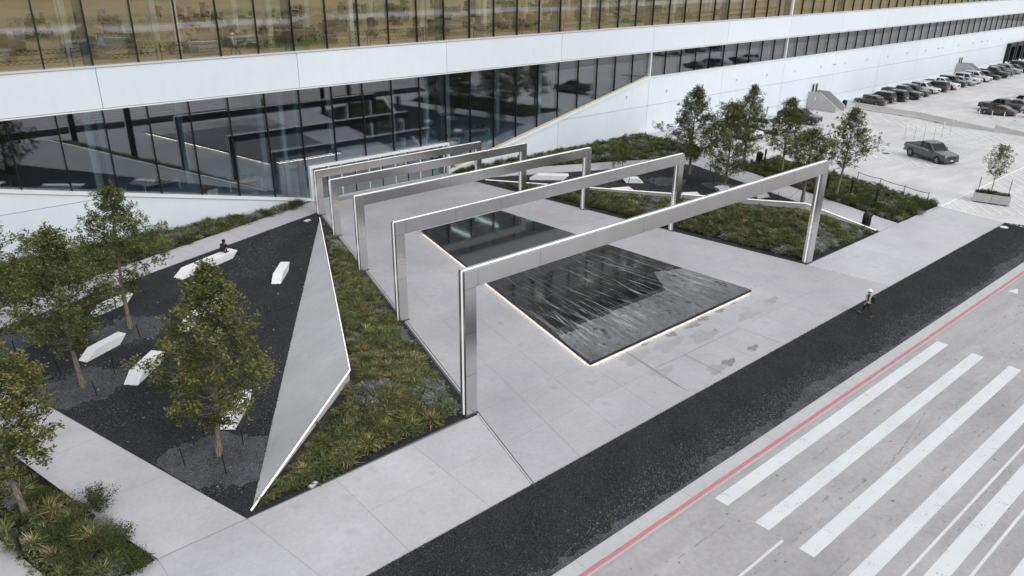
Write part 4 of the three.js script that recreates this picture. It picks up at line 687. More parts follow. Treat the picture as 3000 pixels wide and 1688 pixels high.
// ================================================================ vehicles (nose towards +x, origin on the ground under the middle)
phy('carGlass', { color: rgb(0.006, 0.007, 0.008), roughness: 0.05, metalness: 0, ior: 1.42 });
std('tyre', { color: rgb(0.014, 0.014, 0.015), roughness: 0.85 }); std('rim', { color: rgb(0.5, 0.5, 0.51), metalness: 0.9, roughness: 0.3 }); std('darkRim', { color: rgb(0.05, 0.05, 0.05), metalness: 0.8, roughness: 0.35 });
std('carTrim', { color: rgb(0.02, 0.02, 0.021), roughness: 0.55 }); std('chrome', { color: rgb(0.7, 0.7, 0.7), metalness: 1, roughness: 0.15 });
phy('headlight', { color: rgb(0.7, 0.72, 0.74), roughness: 0.1, clearcoat: 1 }); std('taillight', { color: rgb(0.28, 0.02, 0.02), roughness: 0.25 }); std('plate', { color: rgb(0.7, 0.7, 0.68), roughness: 0.5 });
const carPaints = {};
const paint = (r, g, b) => carPaints[[r, g, b]] ??= phy('carPaint' + Object.keys(carPaints).length, { color: rgb(r, g, b), roughness: 0.38, metalness: 0.25, clearcoat: 1, clearcoatRoughness: 0.06 });
function loft(st) {                                    // st: [x, [[y,z]...]] half rings from bottom to the middle of the top, mirrored
  const P = [], I = []; const n = st[0][1].length;
  for (const [x, ring] of st) { for (const [y, z] of ring) P.push(x, y, z); for (let k = n - 1; k >= 0; k--) P.push(x, ring[k][0], -ring[k][1]); }
  const w = 2 * n; for (let s = 0; s + 1 < st.length; s++) for (let k = 0; k < w; k++) { const a = s * w + k, b = s * w + (k + 1) % w, c = a + w, d = b + w; I.push(a, b, c, b, d, c); }
  for (const [s, fl] of [[0, 1], [st.length - 1, 0]]) for (let k = 1; k + 1 < w; k++) { const a = s * w, b = a + k, c = a + k + 1; fl ? I.push(a, c, b) : I.push(a, b, c); }
  const g = new THREE.BufferGeometry(); g.setAttribute('position', new THREE.Float32BufferAttribute(P, 3)); g.setIndex(I);
  return toCreasedNormals(g, 0.5);
}
const SPEC = {
  sedan: { L: 4.85, W: 1.84, cl: 0.2, belt: 0.93, H: 1.45, wb: 2.8, wr: 0.335, cab: [-1.95, 1.05], roof: [-1.0, 0.1], deckF: 0.86, deckR: 0.98, nose: 0.72, tail: 0.9, inset: 0.22 },
  suv: { L: 4.85, W: 1.94, cl: 0.24, belt: 1.06, H: 1.75, wb: 2.85, wr: 0.37, cab: [-2.36, 1.05], roof: [-2.05, 0.2], deckF: 1.03, deckR: 1.06, nose: 0.92, tail: 1.05, inset: 0.19 },
  jeep: { L: 4.7, W: 1.88, cl: 0.3, belt: 1.12, H: 1.84, wb: 2.95, wr: 0.42, cab: [-2.25, 0.72], roof: [-2.2, 0.45], deckF: 1.12, deckR: 1.12, nose: 1.06, tail: 1.1, inset: 0.1 },
  pickup: { L: 5.9, W: 2.05, cl: 0.36, belt: 1.24, H: 1.93, wb: 3.75, wr: 0.42, cab: [-0.95, 1.32], roof: [-0.72, 0.55], deckF: 1.2, deckR: 1.27, nose: 1.08, tail: 1.25, inset: 0.2, bed: true },
};
const carGeo = {};
function carParts(type) {
  if (carGeo[type]) return carGeo[type];
  const s = SPEC[type], h = s.L / 2, w = s.W / 2, parts = [];
  const ring = (top, wk, cl) => [[cl, w * wk * 0.88], [cl + 0.12, w * wk * 0.985], [(cl + top) * 0.52, w * wk], [top - 0.12, w * wk * 0.985], [top - 0.03, w * wk * 0.93], [top, w * wk * 0.78]];
  const deck = x => x > s.cab[1] ? s.deckF + (s.nose - s.deckF) * Math.pow((x - s.cab[1]) / (h - s.cab[1]), 1.6) : x < s.cab[0] ? s.deckR + (s.tail - s.deckR) * (s.cab[0] - x) / (s.cab[0] + h) : s.belt + 0.03;
  const xs = [-h, -h + 0.06, -h + 0.25, -h + 0.6, s.cab[0] - 0.02, s.cab[0] + 0.2, -0.3, 0.4, s.cab[1] - 0.2, s.cab[1] + 0.05, (s.cab[1] + h) / 2, h - 0.55, h - 0.25, h - 0.08, h].sort((a, b) => a - b);
  parts.push(['body', loft(xs.map(x => { const e = Math.max(0, Math.abs(x) - (h - 0.6)) / 0.6, wk = 1 - 0.13 * e * e - (Math.abs(x) > h - 0.03 ? 0.04 : 0); return [x, ring(deck(x) - (Math.abs(x) > h - 0.03 ? 0.1 : 0), wk, s.cl + (Math.abs(x) > h - 0.3 ? 0.08 : 0))]; })), 'paint']);
  // greenhouse
  const y0 = s.belt - 0.02, yr = s.H, wi = w - 0.06, wt = w - s.inset, rz = x => x;
  const cr = (y, z) => [[y0, wi], [y0 + (y - y0) * 0.5, wi + (z - wi) * 0.45], [y - 0.06, z + 0.012], [y - 0.012, z - 0.06], [y, z * 0.6]];
  parts.push(['cabin', loft([[s.cab[0], cr(y0 + 0.03, wi - 0.02)], [s.roof[0] - (s.roof[0] - s.cab[0]) * 0.08, cr(yr - 0.04, wt - 0.02)], [s.roof[0] + 0.25, cr(yr - 0.005, wt)], [(s.roof[0] + s.roof[1]) / 2, cr(yr, wt)], [s.roof[1] - 0.1, cr(yr - 0.02, wt)], [s.roof[1] + 0.05, cr(yr - 0.07, wt - 0.02)], [s.cab[1], cr(y0 + 0.03, wi - 0.02)]]), 'paint']);
  // glass: windscreen, rear window, side windows as slightly proud panels
  const fr = [V(s.cab[1] - 0.06, y0 + 0.07, 0), V(s.roof[1] + 0.06, yr - 0.1, 0)], rr = [V(s.cab[0] + 0.05, y0 + 0.07, 0), V(s.roof[0] - 0.02, yr - 0.1, 0)];
  const pan = (a, b, dir) => { const o = 0.035, m = new MB(), A = V(a.x + dir * o, a.y, wi - 0.16), B = V(a.x + dir * o, a.y, -(wi - 0.16)), C = V(b.x + dir * o, b.y, -(wt - 0.1)), D = V(b.x + dir * o, b.y, wt - 0.1); dir > 0 ? m.quad(A, B, C, D) : m.quad(B, A, D, C); return m.geo(); };
  parts.push(['windscreen', pan(...fr, 1), 'glass'], ['rear_window', pan(...rr, -1), 'glass']);
  const midX = type === 'pickup' ? -0.05 : type === 'sedan' ? -0.42 : -0.5, backX = s.cab[0] + (type === 'sedan' ? 0.55 : 0.28), topB = s.roof[0] + 0.08, sw = (x0, x1, t0, t1, sd) => { const zb = wi + 0.004, zt = wt + 0.028, m = new MB(), a = V(x0, y0 + 0.06, sd * zb), b = V(x1, y0 + 0.06, sd * zb), c = V(t1, yr - 0.1, sd * zt), d = V(t0, yr - 0.1, sd * zt); sd > 0 ? m.quad(a, b, c, d) : m.quad(b, a, d, c); return m.geo(); };
  for (const sd of [1, -1]) { parts.push(['side_window', sw(midX + 0.05, s.cab[1] - 0.32, midX + 0.05, s.roof[1] - 0.02, sd), 'glass'], ['side_window', sw(backX, midX - 0.05, Math.max(topB, backX), midX - 0.05, sd), 'glass']); if (type === 'suv' || type === 'jeep') {} }
  // wheels
  const wheel = new THREE.CylinderGeometry(s.wr, s.wr, 0.25, 22).rotateX(Math.PI / 2), rim = new THREE.CylinderGeometry(s.wr * 0.66, s.wr * 0.66, 0.262, 16).rotateX(Math.PI / 2), hub = new THREE.CylinderGeometry(s.wr * 0.18, s.wr * 0.18, 0.275, 8).rotateX(Math.PI / 2), arch = new THREE.CylinderGeometry(s.wr * 1.17, s.wr * 1.17, 0.06, 22).rotateX(Math.PI / 2);
  const spoke = mergeGeometries([0, 1, 2, 3, 4].map(k => new THREE.BoxGeometry(s.wr * 0.16, s.wr * 0.6, 0.272).translate(0, s.wr * 0.33, 0).rotateZ(k * Math.PI * 0.4)).map(g => g));
  for (const sx of [1, -1]) for (const sz of [1, -1]) { const x = sx * s.wb / 2 + (type === 'pickup' ? 0.12 : 0.02), z = sz * (w - 0.115); parts.push(['wheel_arch', arch.clone().translate(x, s.wr * 1.02, sz * (w - 0.028)), 'trim'], ['wheel', wheel.clone().translate(x, s.wr, z), 'tyre', [['rim', mergeGeometries([rim, hub].map(g => g.toNonIndexed())).translate(x, s.wr, z), 'hubdark'], ['spokes', spoke.clone().translate(x, s.wr, z), 'rim']]]); }
  const bx = (x0, x1, y0, y1, z0, z1) => box(x0, x1, y0, y1, z0, z1), nz = s.nose;
  parts.push(['front_bumper', bx(h - 0.1, h + 0.03, s.cl + 0.02, s.cl + 0.2, -w * 0.82, w * 0.82), type === 'pickup' ? 'paint' : 'trim'], ['rear_bumper', bx(-h - 0.05, -h + 0.08, s.cl + 0.06, s.cl + 0.24, -w * 0.84, w * 0.84), type === 'pickup' ? 'trim' : 'paint'], ['grille', bx(h - 0.06, h + 0.012, nz - 0.42, nz - 0.16, -w * 0.48, w * 0.48), 'trim'], ['sill', bx(-s.wb / 2 + 0.5, s.wb / 2 - 0.4, s.cl - 0.05, s.cl + 0.07, -w * 0.97, w * 0.97), 'trim'], ['licence_plate', bx(h - 0.02, h + 0.036, s.cl + 0.12, s.cl + 0.24, -0.17, 0.17), 'plate'], ['licence_plate', bx(-h - 0.06, -h + 0.02, s.tail - 0.42, s.tail - 0.28, -0.17, 0.17), 'plate']);
  for (const sd of [1, -1]) {
    const z0 = sd > 0 ? w * 0.5 : -w * 0.86, z1 = sd > 0 ? w * 0.86 : -w * 0.5;
    parts.push(['headlight', bx(h - 0.16, h - 0.012, nz - 0.24, nz - 0.12, z0, z1), 'head'], ['taillight', bx(-h - 0.012, -h + 0.14, s.tail - (type === 'sedan' ? 0.28 : 0.4), s.tail - 0.13, sd > 0 ? w * 0.66 : -w * 0.9, sd > 0 ? w * 0.9 : -w * 0.66), 'tail'], ['door_mirror', new RoundedBoxGeometry(0.1, 0.16, 0.2, 2, 0.03).translate(s.cab[1] - 0.42, y0 + 0.12, sd * (w + 0.06)), type === 'pickup' ? 'trim' : 'paint']);
    for (const dx of [0.55, -0.62]) parts.push(['door_handle', bx(dx - 0.08, dx + 0.08, s.belt - 0.16, s.belt - 0.12, sd > 0 ? w * 0.985 : -w * 0.985 - 0.02, sd > 0 ? w * 0.985 + 0.02 : -w * 0.985), 'chrome']);
    for (const dx of [midX, s.cab[1] - 0.18]) parts.push(['door_gap', bx(dx - 0.006, dx + 0.006, s.cl + 0.2, s.belt - 0.07, sd > 0 ? w * 0.97 : -w * 1.003, sd > 0 ? w * 1.003 : -w * 0.97), 'trim']);
    if (type === 'suv') parts.push(['roof_rail', new MB().bar(V(s.roof[0] + 0.2, yr + 0.035, sd * (wt - 0.08)), V(s.roof[1] - 0.2, yr + 0.03, sd * (wt - 0.08)), 0.04, 0.04).geo(), 'chrome']);
  }
  if (s.bed) parts.push(['bed_cover', bx(-h + 0.12, s.cab[0] - 0.03, s.deckR - 0.08, s.deckR + 0.012, -w * 0.8, w * 0.8), 'trim'], ['bed_rail', bx(-h + 0.1, s.cab[0] - 0.02, s.deckR - 0.03, s.deckR + 0.03, w * 0.81, w * 0.88), 'trim'], ['bed_rail', bx(-h + 0.1, s.cab[0] - 0.02, s.deckR - 0.03, s.deckR + 0.03, -w * 0.88, -w * 0.81), 'trim']);
  return carGeo[type] = parts;
}
function car(type, col, pos, heading, label, group, { rim = M.rim, sc = 1, name } = {}) {
  const o = thing(name ?? { sedan: 'saloon_car', suv: 'sport_utility_vehicle', jeep: 'off_road_vehicle', pickup: 'pickup_truck' }[type], label, type === 'pickup' ? 'pickup truck' : 'car', pos, heading, group); o.scale.setScalar(sc);
  const mats = { paint: paint(...col), glass: M.carGlass, tyre: M.tyre, rim, hubdark: M.darkRim, trim: M.carTrim, head: M.headlight, tail: M.taillight, plate: M.plate, chrome: M.chrome };
  for (const [n, g, m, kids] of carParts(type)) { const p = part(n, g, mats[m], o); for (const [kn, kg, km] of kids ?? []) part(kn, kg, mats[km], p); }
  return o;
}
const BLACK = [0.012, 0.012, 0.014], CHAR = [0.035, 0.037, 0.04], BROWN = [0.05, 0.035, 0.028], WHITE = [0.78, 0.79, 0.8], SILVER = [0.42, 0.43, 0.44], GREYT = [0.055, 0.066, 0.07];
{ // grey pickup standing in the middle of the car park
  const a = GL(2660, 456), b = GL(2753, 480), d = b.clone().sub(a), hd = Math.atan2(-d.z, d.x), m = a.add(b).multiplyScalar(0.5), s = 1.03 * V(-d.z, 0, d.x).normalize().x;
  const nrm = V(d.z, 0, -d.x).normalize(); if (nrm.x < 0) nrm.negate();
  car('pickup', GREYT, [m.x + nrm.x * 0.9 - d.x / d.length() * 0.12, lotY(m.x, m.z) - 0.048, m.z + nrm.z * 0.9 - d.z / d.length() * 0.12], hd, 'slate grey crew-cab pickup standing alone on the bay lines of the car park', undefined, { sc: 1.04 });
}
const onLot = (x, z) => [x, lotY(x, z) - 0.048, z], OUT = -Math.PI / 2, IN = Math.PI / 2, wallRow = 'cars parked along the white wall beyond the barrier';
[['sedan', BROWN, 124.0, -55.6, IN, 'dark brown saloon right behind the end of the concrete barrier'], ['suv', BLACK, 127.3, -55.8, IN, 'black sport utility vehicle beside the dark brown saloon, tail outwards'], ['suv', BLACK, 130.4, -55.2, IN, 'black sport utility vehicle next to the big black pickup, tail outwards'], ['pickup', BLACK, 134.2, -55.3, OUT, 'big black lifted pickup with bright wheels parked nose out by the wall'], ['suv', CHAR, 138.6, -55.1, OUT, 'charcoal sport utility vehicle parked nose out beside the big black pickup'], ['suv', WHITE, 143.0, -55.3, OUT, 'white sport utility vehicle nose out beside a charcoal one tail out'], ['suv', CHAR, 146.4, -55.1, IN, 'charcoal sport utility vehicle tail out beside the white pickup by the wall'], ['pickup', WHITE, 150.2, -55.4, OUT, 'white pickup parked nose out by the wall'], ['jeep', CHAR, 154.8, -55.2, OUT, 'boxy charcoal off-roader between the white pickup and the silver saloon'], ['sedan', SILVER, 158.2, -55.0, OUT, 'silver saloon between the boxy off-roader and a white sport utility vehicle'], ['suv', WHITE, 161.6, -55.2, OUT, 'white sport utility vehicle nose out beside the silver saloon'], ['suv', WHITE, 165.6, -55.0, OUT, 'white sport utility vehicle in front of the farther wall door'], ['sedan', CHAR, 170.6, -55.0, OUT, 'charcoal saloon beyond the white sport utility vehicles by the farther steps'], ['pickup', CHAR, 174.2, -55.2, OUT, 'charcoal pickup beyond the charcoal saloon'], ['suv', CHAR, 178.4, -55.2, OUT, 'charcoal sport utility vehicle in front of the dock shelters'], ['suv', SILVER, 182.6, -55.2, OUT, 'silver sport utility vehicle in front of the dock shelters'], ['sedan', BLACK, 186.6, -55.2, OUT, 'black saloon at the far end of the wall row'], ['suv', CHAR, 190.6, -55.2, OUT, 'last charcoal sport utility vehicle of the wall row']]
  .forEach(([t, c, x, z, hd, label], i) => car(t, c, onLot(x, z), hd + (((i * 37) % 7) - 3) * 0.008, label, wallRow, { sc: t === 'pickup' && c === BLACK ? 1.06 : 1, rim: t === 'jeep' ? M.darkRim : M.rim }));
[['sedan', BROWN, 130.0, -39.3, 'dark brown saloon behind the row of white marker posts'], ['pickup', CHAR, 133.9, -40.2, 'charcoal pickup beside the dark brown saloon behind the marker posts'], ['sedan', CHAR, 137.9, -39.6, 'charcoal saloon beyond the charcoal pickup in the inner row'], ['suv', WHITE, 142.2, -40, 'white sport utility vehicle beyond the charcoal saloon in the inner row'], ['suv', WHITE, 146.6, -40, 'white sport utility vehicle, second of the inner row'], ['sedan', WHITE, 150.6, -40, 'white saloon at the end of the inner row']].forEach(([t, c, x, z, label]) => car(t, c, onLot(x, z), IN, label, 'cars parked in the inner row'));
car('suv', CHAR, onLot(129.6, -33.2), OUT, 'charcoal sport utility vehicle behind the dark brown saloon and marker posts', 'cars parked in the inner row');
{ // half hidden behind the oaks
  const g = 'cars parked behind the oaks';
  const p1 = z3(1150, 735); car('pickup', BLACK, [p1.x + 0.5, p1.y, p1.z - 1.9], OUT + 0.05, 'black pickup parked behind the oaks near the concrete steps', g);
  const p2 = z3(885, 800); car('suv', WHITE, [p2.x + 2.6, p2.y, p2.z - 1.2], OUT + 0.05, 'white sport utility vehicle parked nose out behind the oaks beside the black pickup', g, {});
  car('suv', WHITE, [p2.x + 6.0, lotY(p2.x + 6, -53), p2.z - 1.6], OUT + 0.05, 'white sport utility vehicle between the other white one and the black pickup behind the oaks', g);
  car('suv', WHITE, [p2.x - 4.2, lotY(p2.x - 4, -53), p2.z - 0.9], OUT + 0.02, 'white van-like vehicle mostly hidden behind the oaks by the wall', g, { sc: 1.12 });
}
{ // a row across the drive, seen mirrored in the window strip
  const g = 'cars mirrored in the window strip'; const L = [['suv', WHITE], ['sedan', CHAR], ['pickup', WHITE], ['suv', CHAR], ['suv', BLACK], ['sedan', WHITE], ['suv', SILVER], ['sedan', BLACK], ['pickup', CHAR], ['suv', WHITE]];
  const cn = new Map([[WHITE, 'white'], [CHAR, 'charcoal'], [BLACK, 'black'], [SILVER, 'silver']]), tn = { suv: 'sport utility vehicle', sedan: 'saloon', pickup: 'pickup' };
  L.forEach(([t, c], i) => car(t, c, i % 2 ? onLot(126 + i * 2.2, -27.6) : onLot(139 + i * 2.4, -9.4), i % 2 ? OUT : IN, `${cn.get(c)} ${tn[t]} parked across the drive, seen mirrored in the window strip`, g));
}

// ================================================================ benches, stakes, bins, posts, barriers, steps
function bench(tip, ramp, label, group, w = 0.6, hh = 0.45) {
  const T = G(...tip, hh), R = G(...ramp, 0), L = Math.hypot(T.x - R.x, T.z - R.z), o = thing('faceted_bench', label, 'bench', [R.x, -0.03, R.z], Math.atan2(-(T.z - R.z), T.x - R.x), group), m = new MB(), b = 0.03, r = Math.min(0.75, L * 0.25), e = Math.min(0.55, L * 0.2), c = 0.018;
  const prof = [[0, 0], [L - e, 0], [L, hh], [r, hh]], half = L > 3.4 ? [0, 1] : [0];
  const cut = half.length > 1 ? L * 0.52 : L;
  const seg = poly => new MB().wall(poly, -w / 2, w / 2).geo();
  if (half.length > 1) { part('block', seg([[0, 0], [cut - 0.006, 0], [cut - 0.006, hh], [r, hh]]), M.benchWhite, o); part('block', seg([[cut + 0.006, 0], [L - e, 0], [L, hh], [cut + 0.006, hh]]), M.benchWhite, o); part('joint', seg([[cut - 0.0055, 0.01], [cut + 0.0055, 0.01], [cut + 0.0055, hh - 0.02], [cut - 0.0055, hh - 0.02]]), M.core, o); }
  else part('block', seg(prof), M.benchWhite, o);
  return o;
}
const bg = 'white faceted benches under the oaks';
bench([683, 729], [521, 815], 'longest white faceted bench, with a person in black sitting on its pointed end', undefined, 0.85);
bench([835, 766], [808, 831], 'short white faceted bench standing alone beside the concrete wedge', undefined, 0.62);
bench([380, 857], [270, 925], 'white faceted bench behind the trunk of the tall pyramid-shaped oak', bg);
bench([357, 973], [241, 1058], 'white faceted bench whose middle the wide oak hides', bg);
bench([462, 1026], [382, 1127], 'white faceted bench between the wide oak and the big oak by the wedge', bg, 0.75);
bench([645, 861], [535, 970], 'white faceted bench seen through the crown of the big oak by the wedge', bg);
bench([716, 1140], [666, 1257], 'white faceted bench behind the trunk of the big oak by the wedge', bg, 0.72);
const bgR = 'pale faceted benches in the car park side gravel bed';
bench([1666, 511], [1552, 523], 'pale two-piece bench beside the path under the white wall', bgR, 0.9);
bench([1822, 519], [1884, 533], 'pale wedge bench beside the small saplings', bgR, 0.8);
bench([1792, 552], [1862, 560], 'white bench just behind the lit ridge, beyond the second largest portal', bgR, 0.5);
bench([2098, 548], [2138, 554], 'pale bench at the foot of the full rounded oak', bgR, 0.6);
bench([2000, 565], [2058, 577], 'white bench behind the lit ridge under the largest portal', bgR, 0.5);
bench([2208, 566], [2250, 574], 'pale wedge bench next to the guyed oak', bgR, 0.6);

{ // black tree stakes
  const S = [[543, 1367, 0.95, 0.10], [663, 1388, 0.95, 0.06], [598, 1284, 0.8, 0.02], [713, 1305, 0.85, 0], [285, 1162, 0.85, 0.09], [337, 1098, 0.95, 0], [178, 1100, 0.85, 0.1], [411, 990, 0.85, 0.08], [46, 1037, 0.8, 0], [105, 1434, 0.9, 0], [66, 1577, 0.9, 0.06], [340, 905, 0.7, 0], [1905, 563, 0.85, 0], [1957, 567, 0.9, -0.12], [1841, 543, 1.1, -0.1], [1914, 537, 0.8, 0], [1969, 556, 0.8, -0.1], [2042, 524, 1.2, -0.06], [2089, 537, 0.9, 0], [2018, 545, 1.0, -0.12], [2280, 578, 0.5, 0], [2064, 565, 0.6, 0], [2246, 505, 0.8, 0]];
  for (const [x, y, h, t] of S) { const p = G(x, y, -0.03), left = x < 1000; const o = solo('tree_stake', mergeGeometries([new THREE.CylinderGeometry(0.024, 0.024, h + 0.1, 8).translate(0, h / 2 - 0.05, 0).toNonIndexed(), new THREE.CylinderGeometry(0.028, 0.024, 0.03, 8).translate(0, h + 0.01, 0).toNonIndexed()]), M.blackMetal, left ? (x < 120 && y > 1400 ? 'short black stake in the bed by the leaning oak' : 'short black metal stake in the black gravel beside the white benches') : 'short black metal stake in the black gravel on the car park side', 'stake', left ? (x < 120 && y > 1400 ? 'stakes by the leaning oak' : 'stakes beside the white benches') : 'stakes on the car park side'); o.position.copy(p); o.rotation.z = t; }
}
{ // guy wires of the thick-trunked oak
  const b = G(2350, 594), o = thing('guy_wires', 'thin wires holding up the oak with the short thick trunk', 'wires', [b.x, 0, b.z]);
  for (const [dx, dz] of [[1.4, 0.3], [1.1, -0.8], [-1.2, 0.6], [-0.6, -1.2]]) part('wire', tubeGeo([V(dx * 0.06, 1.5, dz * 0.06), V(dx, -0.01, dz)], [0.012, 0.012], 5), M.blackMetal, o);
}
function bin(pos, label) {
  const o = thing('litter_bin', label, 'litter bin', pos, 0, 'black domed litter bins');
  part('barrel', lathe([[0.0, 0.03], [0.28, 0.03], [0.31, 0.08], [0.32, 0.78], [0.34, 0.8], [0.34, 0.84], [0.0, 0.84]], 24), M.blackMetal, o);
  part('dome', lathe([[0.335, 0.845], [0.335, 0.98], [0.30, 1.08], [0.2, 1.17], [0.08, 1.21], [0, 1.215]], 24), M.blackMetal, o);
  part('opening', box(-0.16, 0.16, 0.88, 1.02, 0.29, 0.345), std('binMouth', { color: rgb(0.004, 0.004, 0.004), roughness: 0.9 }), o);
  const sl = []; for (let k = 0; k < 24; k++) { const a = k / 24 * 6.283; sl.push(box(-0.012, 0.012, 0.12, 0.74, 0.315, 0.335).rotateY(a)); } part('slats', mergeGeometries(sl), M.blackMetal, o);
  part('foot', lathe([[0, 0], [0.2, 0], [0.2, 0.03], [0, 0.031]], 16), M.blackMetal, o);
  return o;
}
{ const a = G(2536, 662), b = GL(2223, 476), c = z4(532, 508); bin([a.x, 0, a.z], 'black domed litter bin on the path beside the lit planting'); bin([b.x, b.y - 0.03, b.z], 'black domed litter bin at the shrub bed in front of the white car'); bin([c.x, c.y - 0.03, c.z], 'black domed litter bin between the concrete steps and the barrier end'); }
{ // black charging posts
  for (const [x, y, l] of [[2491, 573, 'black charging post beside the airy oak by the rope posts'], [2564, 599, 'black charging post between the tall thin shrub and the last rope posts'], [2422, 555, 'black charging post half hidden behind the leg of the largest portal'], [2239, 478, 'black charging post right beside a litter bin']]) {
    const p = G(x, y), o = thing('charging_post', l, 'charging post', [p.x, 0, p.z], 0.5, 'black charging posts'); part('post', new RoundedBoxGeometry(0.2, 1.3, 0.16, 2, 0.03).translate(0, 0.65, 0), M.blackMetal, o); part('head', new RoundedBoxGeometry(0.26, 0.28, 0.2, 2, 0.05).translate(0, 1.36, 0.02), M.blackMetal, o); part('cable', new THREE.TorusGeometry(0.16, 0.02, 6, 18).translate(0.12, 1.12, 0.1), M.blackMetal, o); part('base', box(-0.16, 0.16, -0.01, 0.02, -0.13, 0.13), M.core, o);
  }
}
{ // rope posts and belts
  const B = [[650, 1180], [850, 1240], [1065, 1310], [1280, 1375]].map(q => z4(...q)), names = ['under the airy oak', 'second from the airy oak', 'third from the airy oak', 'beside the tall leafy shrub'];
  B.forEach((p, i) => { const o = thing('rope_post', 'slim black rope post, ' + names[i], 'barrier post', [p.x, p.y - 0.02, p.z], 0, 'black rope posts in the car park'); part('pole', new THREE.CylinderGeometry(0.03, 0.03, 0.98, 10).translate(0, 0.5, 0), M.blackMetal, o); part('base', lathe([[0, 0], [0.18, 0], [0.17, 0.025], [0.04, 0.05], [0, 0.05]], 18), M.blackMetal, o); part('cap', lathe([[0, 0.985], [0.036, 0.985], [0.036, 1.04], [0, 1.045]], 10), M.blackMetal, o); });
  for (let i = 0; i < 3; i++) { const a = B[i].clone().add(V(0, 0.93, 0)), b = B[i + 1].clone().add(V(0, 0.93, 0)), m = a.clone().lerp(b, 0.5).add(V(0, -0.06, 0)), pts = [a, a.clone().lerp(b, 0.25).add(V(0, -0.045, 0)), m, a.clone().lerp(b, 0.75).add(V(0, -0.045, 0)), b], mb = new MB(); for (let k = 0; k < 4; k++) mb.bar(pts[k], pts[k + 1], 0.012, 0.05); solo('barrier_belt', mb.geo(), M.blackMetal, ['black belt from the first rope post under the airy oak to the second', 'black belt between the second and third rope posts', 'black belt ending at the rope post beside the tall leafy shrub'][i], 'belt', 'belts between the rope posts'); }
}
{ // concrete barriers
  const pts = [[632, 512], [1226, 606], [1892, 719], [2470, 832]].map(q => z4(...q)); const lb = ['concrete road barrier ending beside the dark brown saloon', 'middle concrete road barrier behind the row of sign posts', 'concrete road barrier nearest the road end of the row'];
  for (let i = 0; i < 3; i++) {
    const a = pts[i], b = pts[i + 1], L = a.distanceTo(b) - 0.06, o = thing('road_barrier', lb[i], 'barrier', [a.x, Math.min(a.y, b.y) - 0.03, a.z], Math.atan2(-(b.z - a.z), b.x - a.x), 'concrete road barriers');
    const prof = [[-0.31, 0], [0.31, 0], [0.31, 0.08], [0.15, 0.33], [0.085, 0.85], [-0.085, 0.85], [-0.15, 0.33], [-0.31, 0.08]];
    part('barrier_block', new MB().wall(prof, 0.02, L).geo().rotateY(Math.PI / 2), M.barrierConcrete, o);
    for (const t of [0.25, 0.72]) part('drain_slot', box(L * t - 0.4, L * t + 0.4, 0.005, 0.055, -0.318, 0.318), M.core, o);
  }
}
{ // signs on thin posts, white marker posts
  const S = [[1075, 802, 1080, 740], [1165, 797, 1170, 710], [1250, 800, 1270, 685], [1340, 800, 1375, 650], [1410, 780, 1443, 635], [1487, 752, 1520, 610]];
  S.forEach(([a, b], i) => { const p = z4(a, b), o = thing('sign_post', 'thin galvanised bay sign post in the row behind the grey pickup', 'sign post', [p.x, p.y - 0.02, p.z], 0.15, 'bay sign posts behind the grey pickup'); part('pole', box(-0.025, 0.025, 0, 2.05, -0.025, 0.025), std('galv', { color: rgb(0.5, 0.5, 0.5), metalness: 0.6, roughness: 0.45 }), o); part('sign_plate', box(-0.16, 0.16, 1.62, 2.08, 0.03, 0.045), M.whiteTrim, o); });
  const w = z4(248, 560), o = thing('sign_post', 'white sign post standing at the near concrete steps', 'sign post', [w.x, w.y - 0.02, w.z], 0.3); part('pole', box(-0.025, 0.025, 0, 2.4, -0.025, 0.025), M.galv, o); part('sign_plate', box(-0.16, 0.16, 1.9, 2.4, 0.03, 0.045), M.whiteTrim, o);
  for (const [x, y] of [[893, 712], [990, 680]]) { const p = z3(x, y), o = thing('sign_post', 'dark sign post behind the cars beside the oaks', 'sign post', [p.x, p.y - 0.02, p.z], 0.2, 'dark sign posts behind the oaks'); part('pole', box(-0.03, 0.03, 0, 2.0, -0.03, 0.03), M.blackMetal, o); part('sign_plate', box(-0.15, 0.15, 1.5, 2.0, 0.035, 0.05), M.darkColumn, o); }
  [[1750, 577], [1865, 597], [1975, 607], [2080, 627]].forEach(([a, b]) => { const p = z4(a, b), o = thing('marker_post', 'white flexible marker post beside the dark brown saloon of the inner row', 'marker post', [p.x, p.y - 0.025, p.z], 0, 'white marker posts by the inner row'); part('post', lathe([[0, 0.03], [0.05, 0.03], [0.05, 0.95], [0, 0.96]], 10), M.whiteTrim, o); part('foot', lathe([[0, 0], [0.12, 0], [0.1, 0.03], [0, 0.031]], 12), M.core, o); });
}
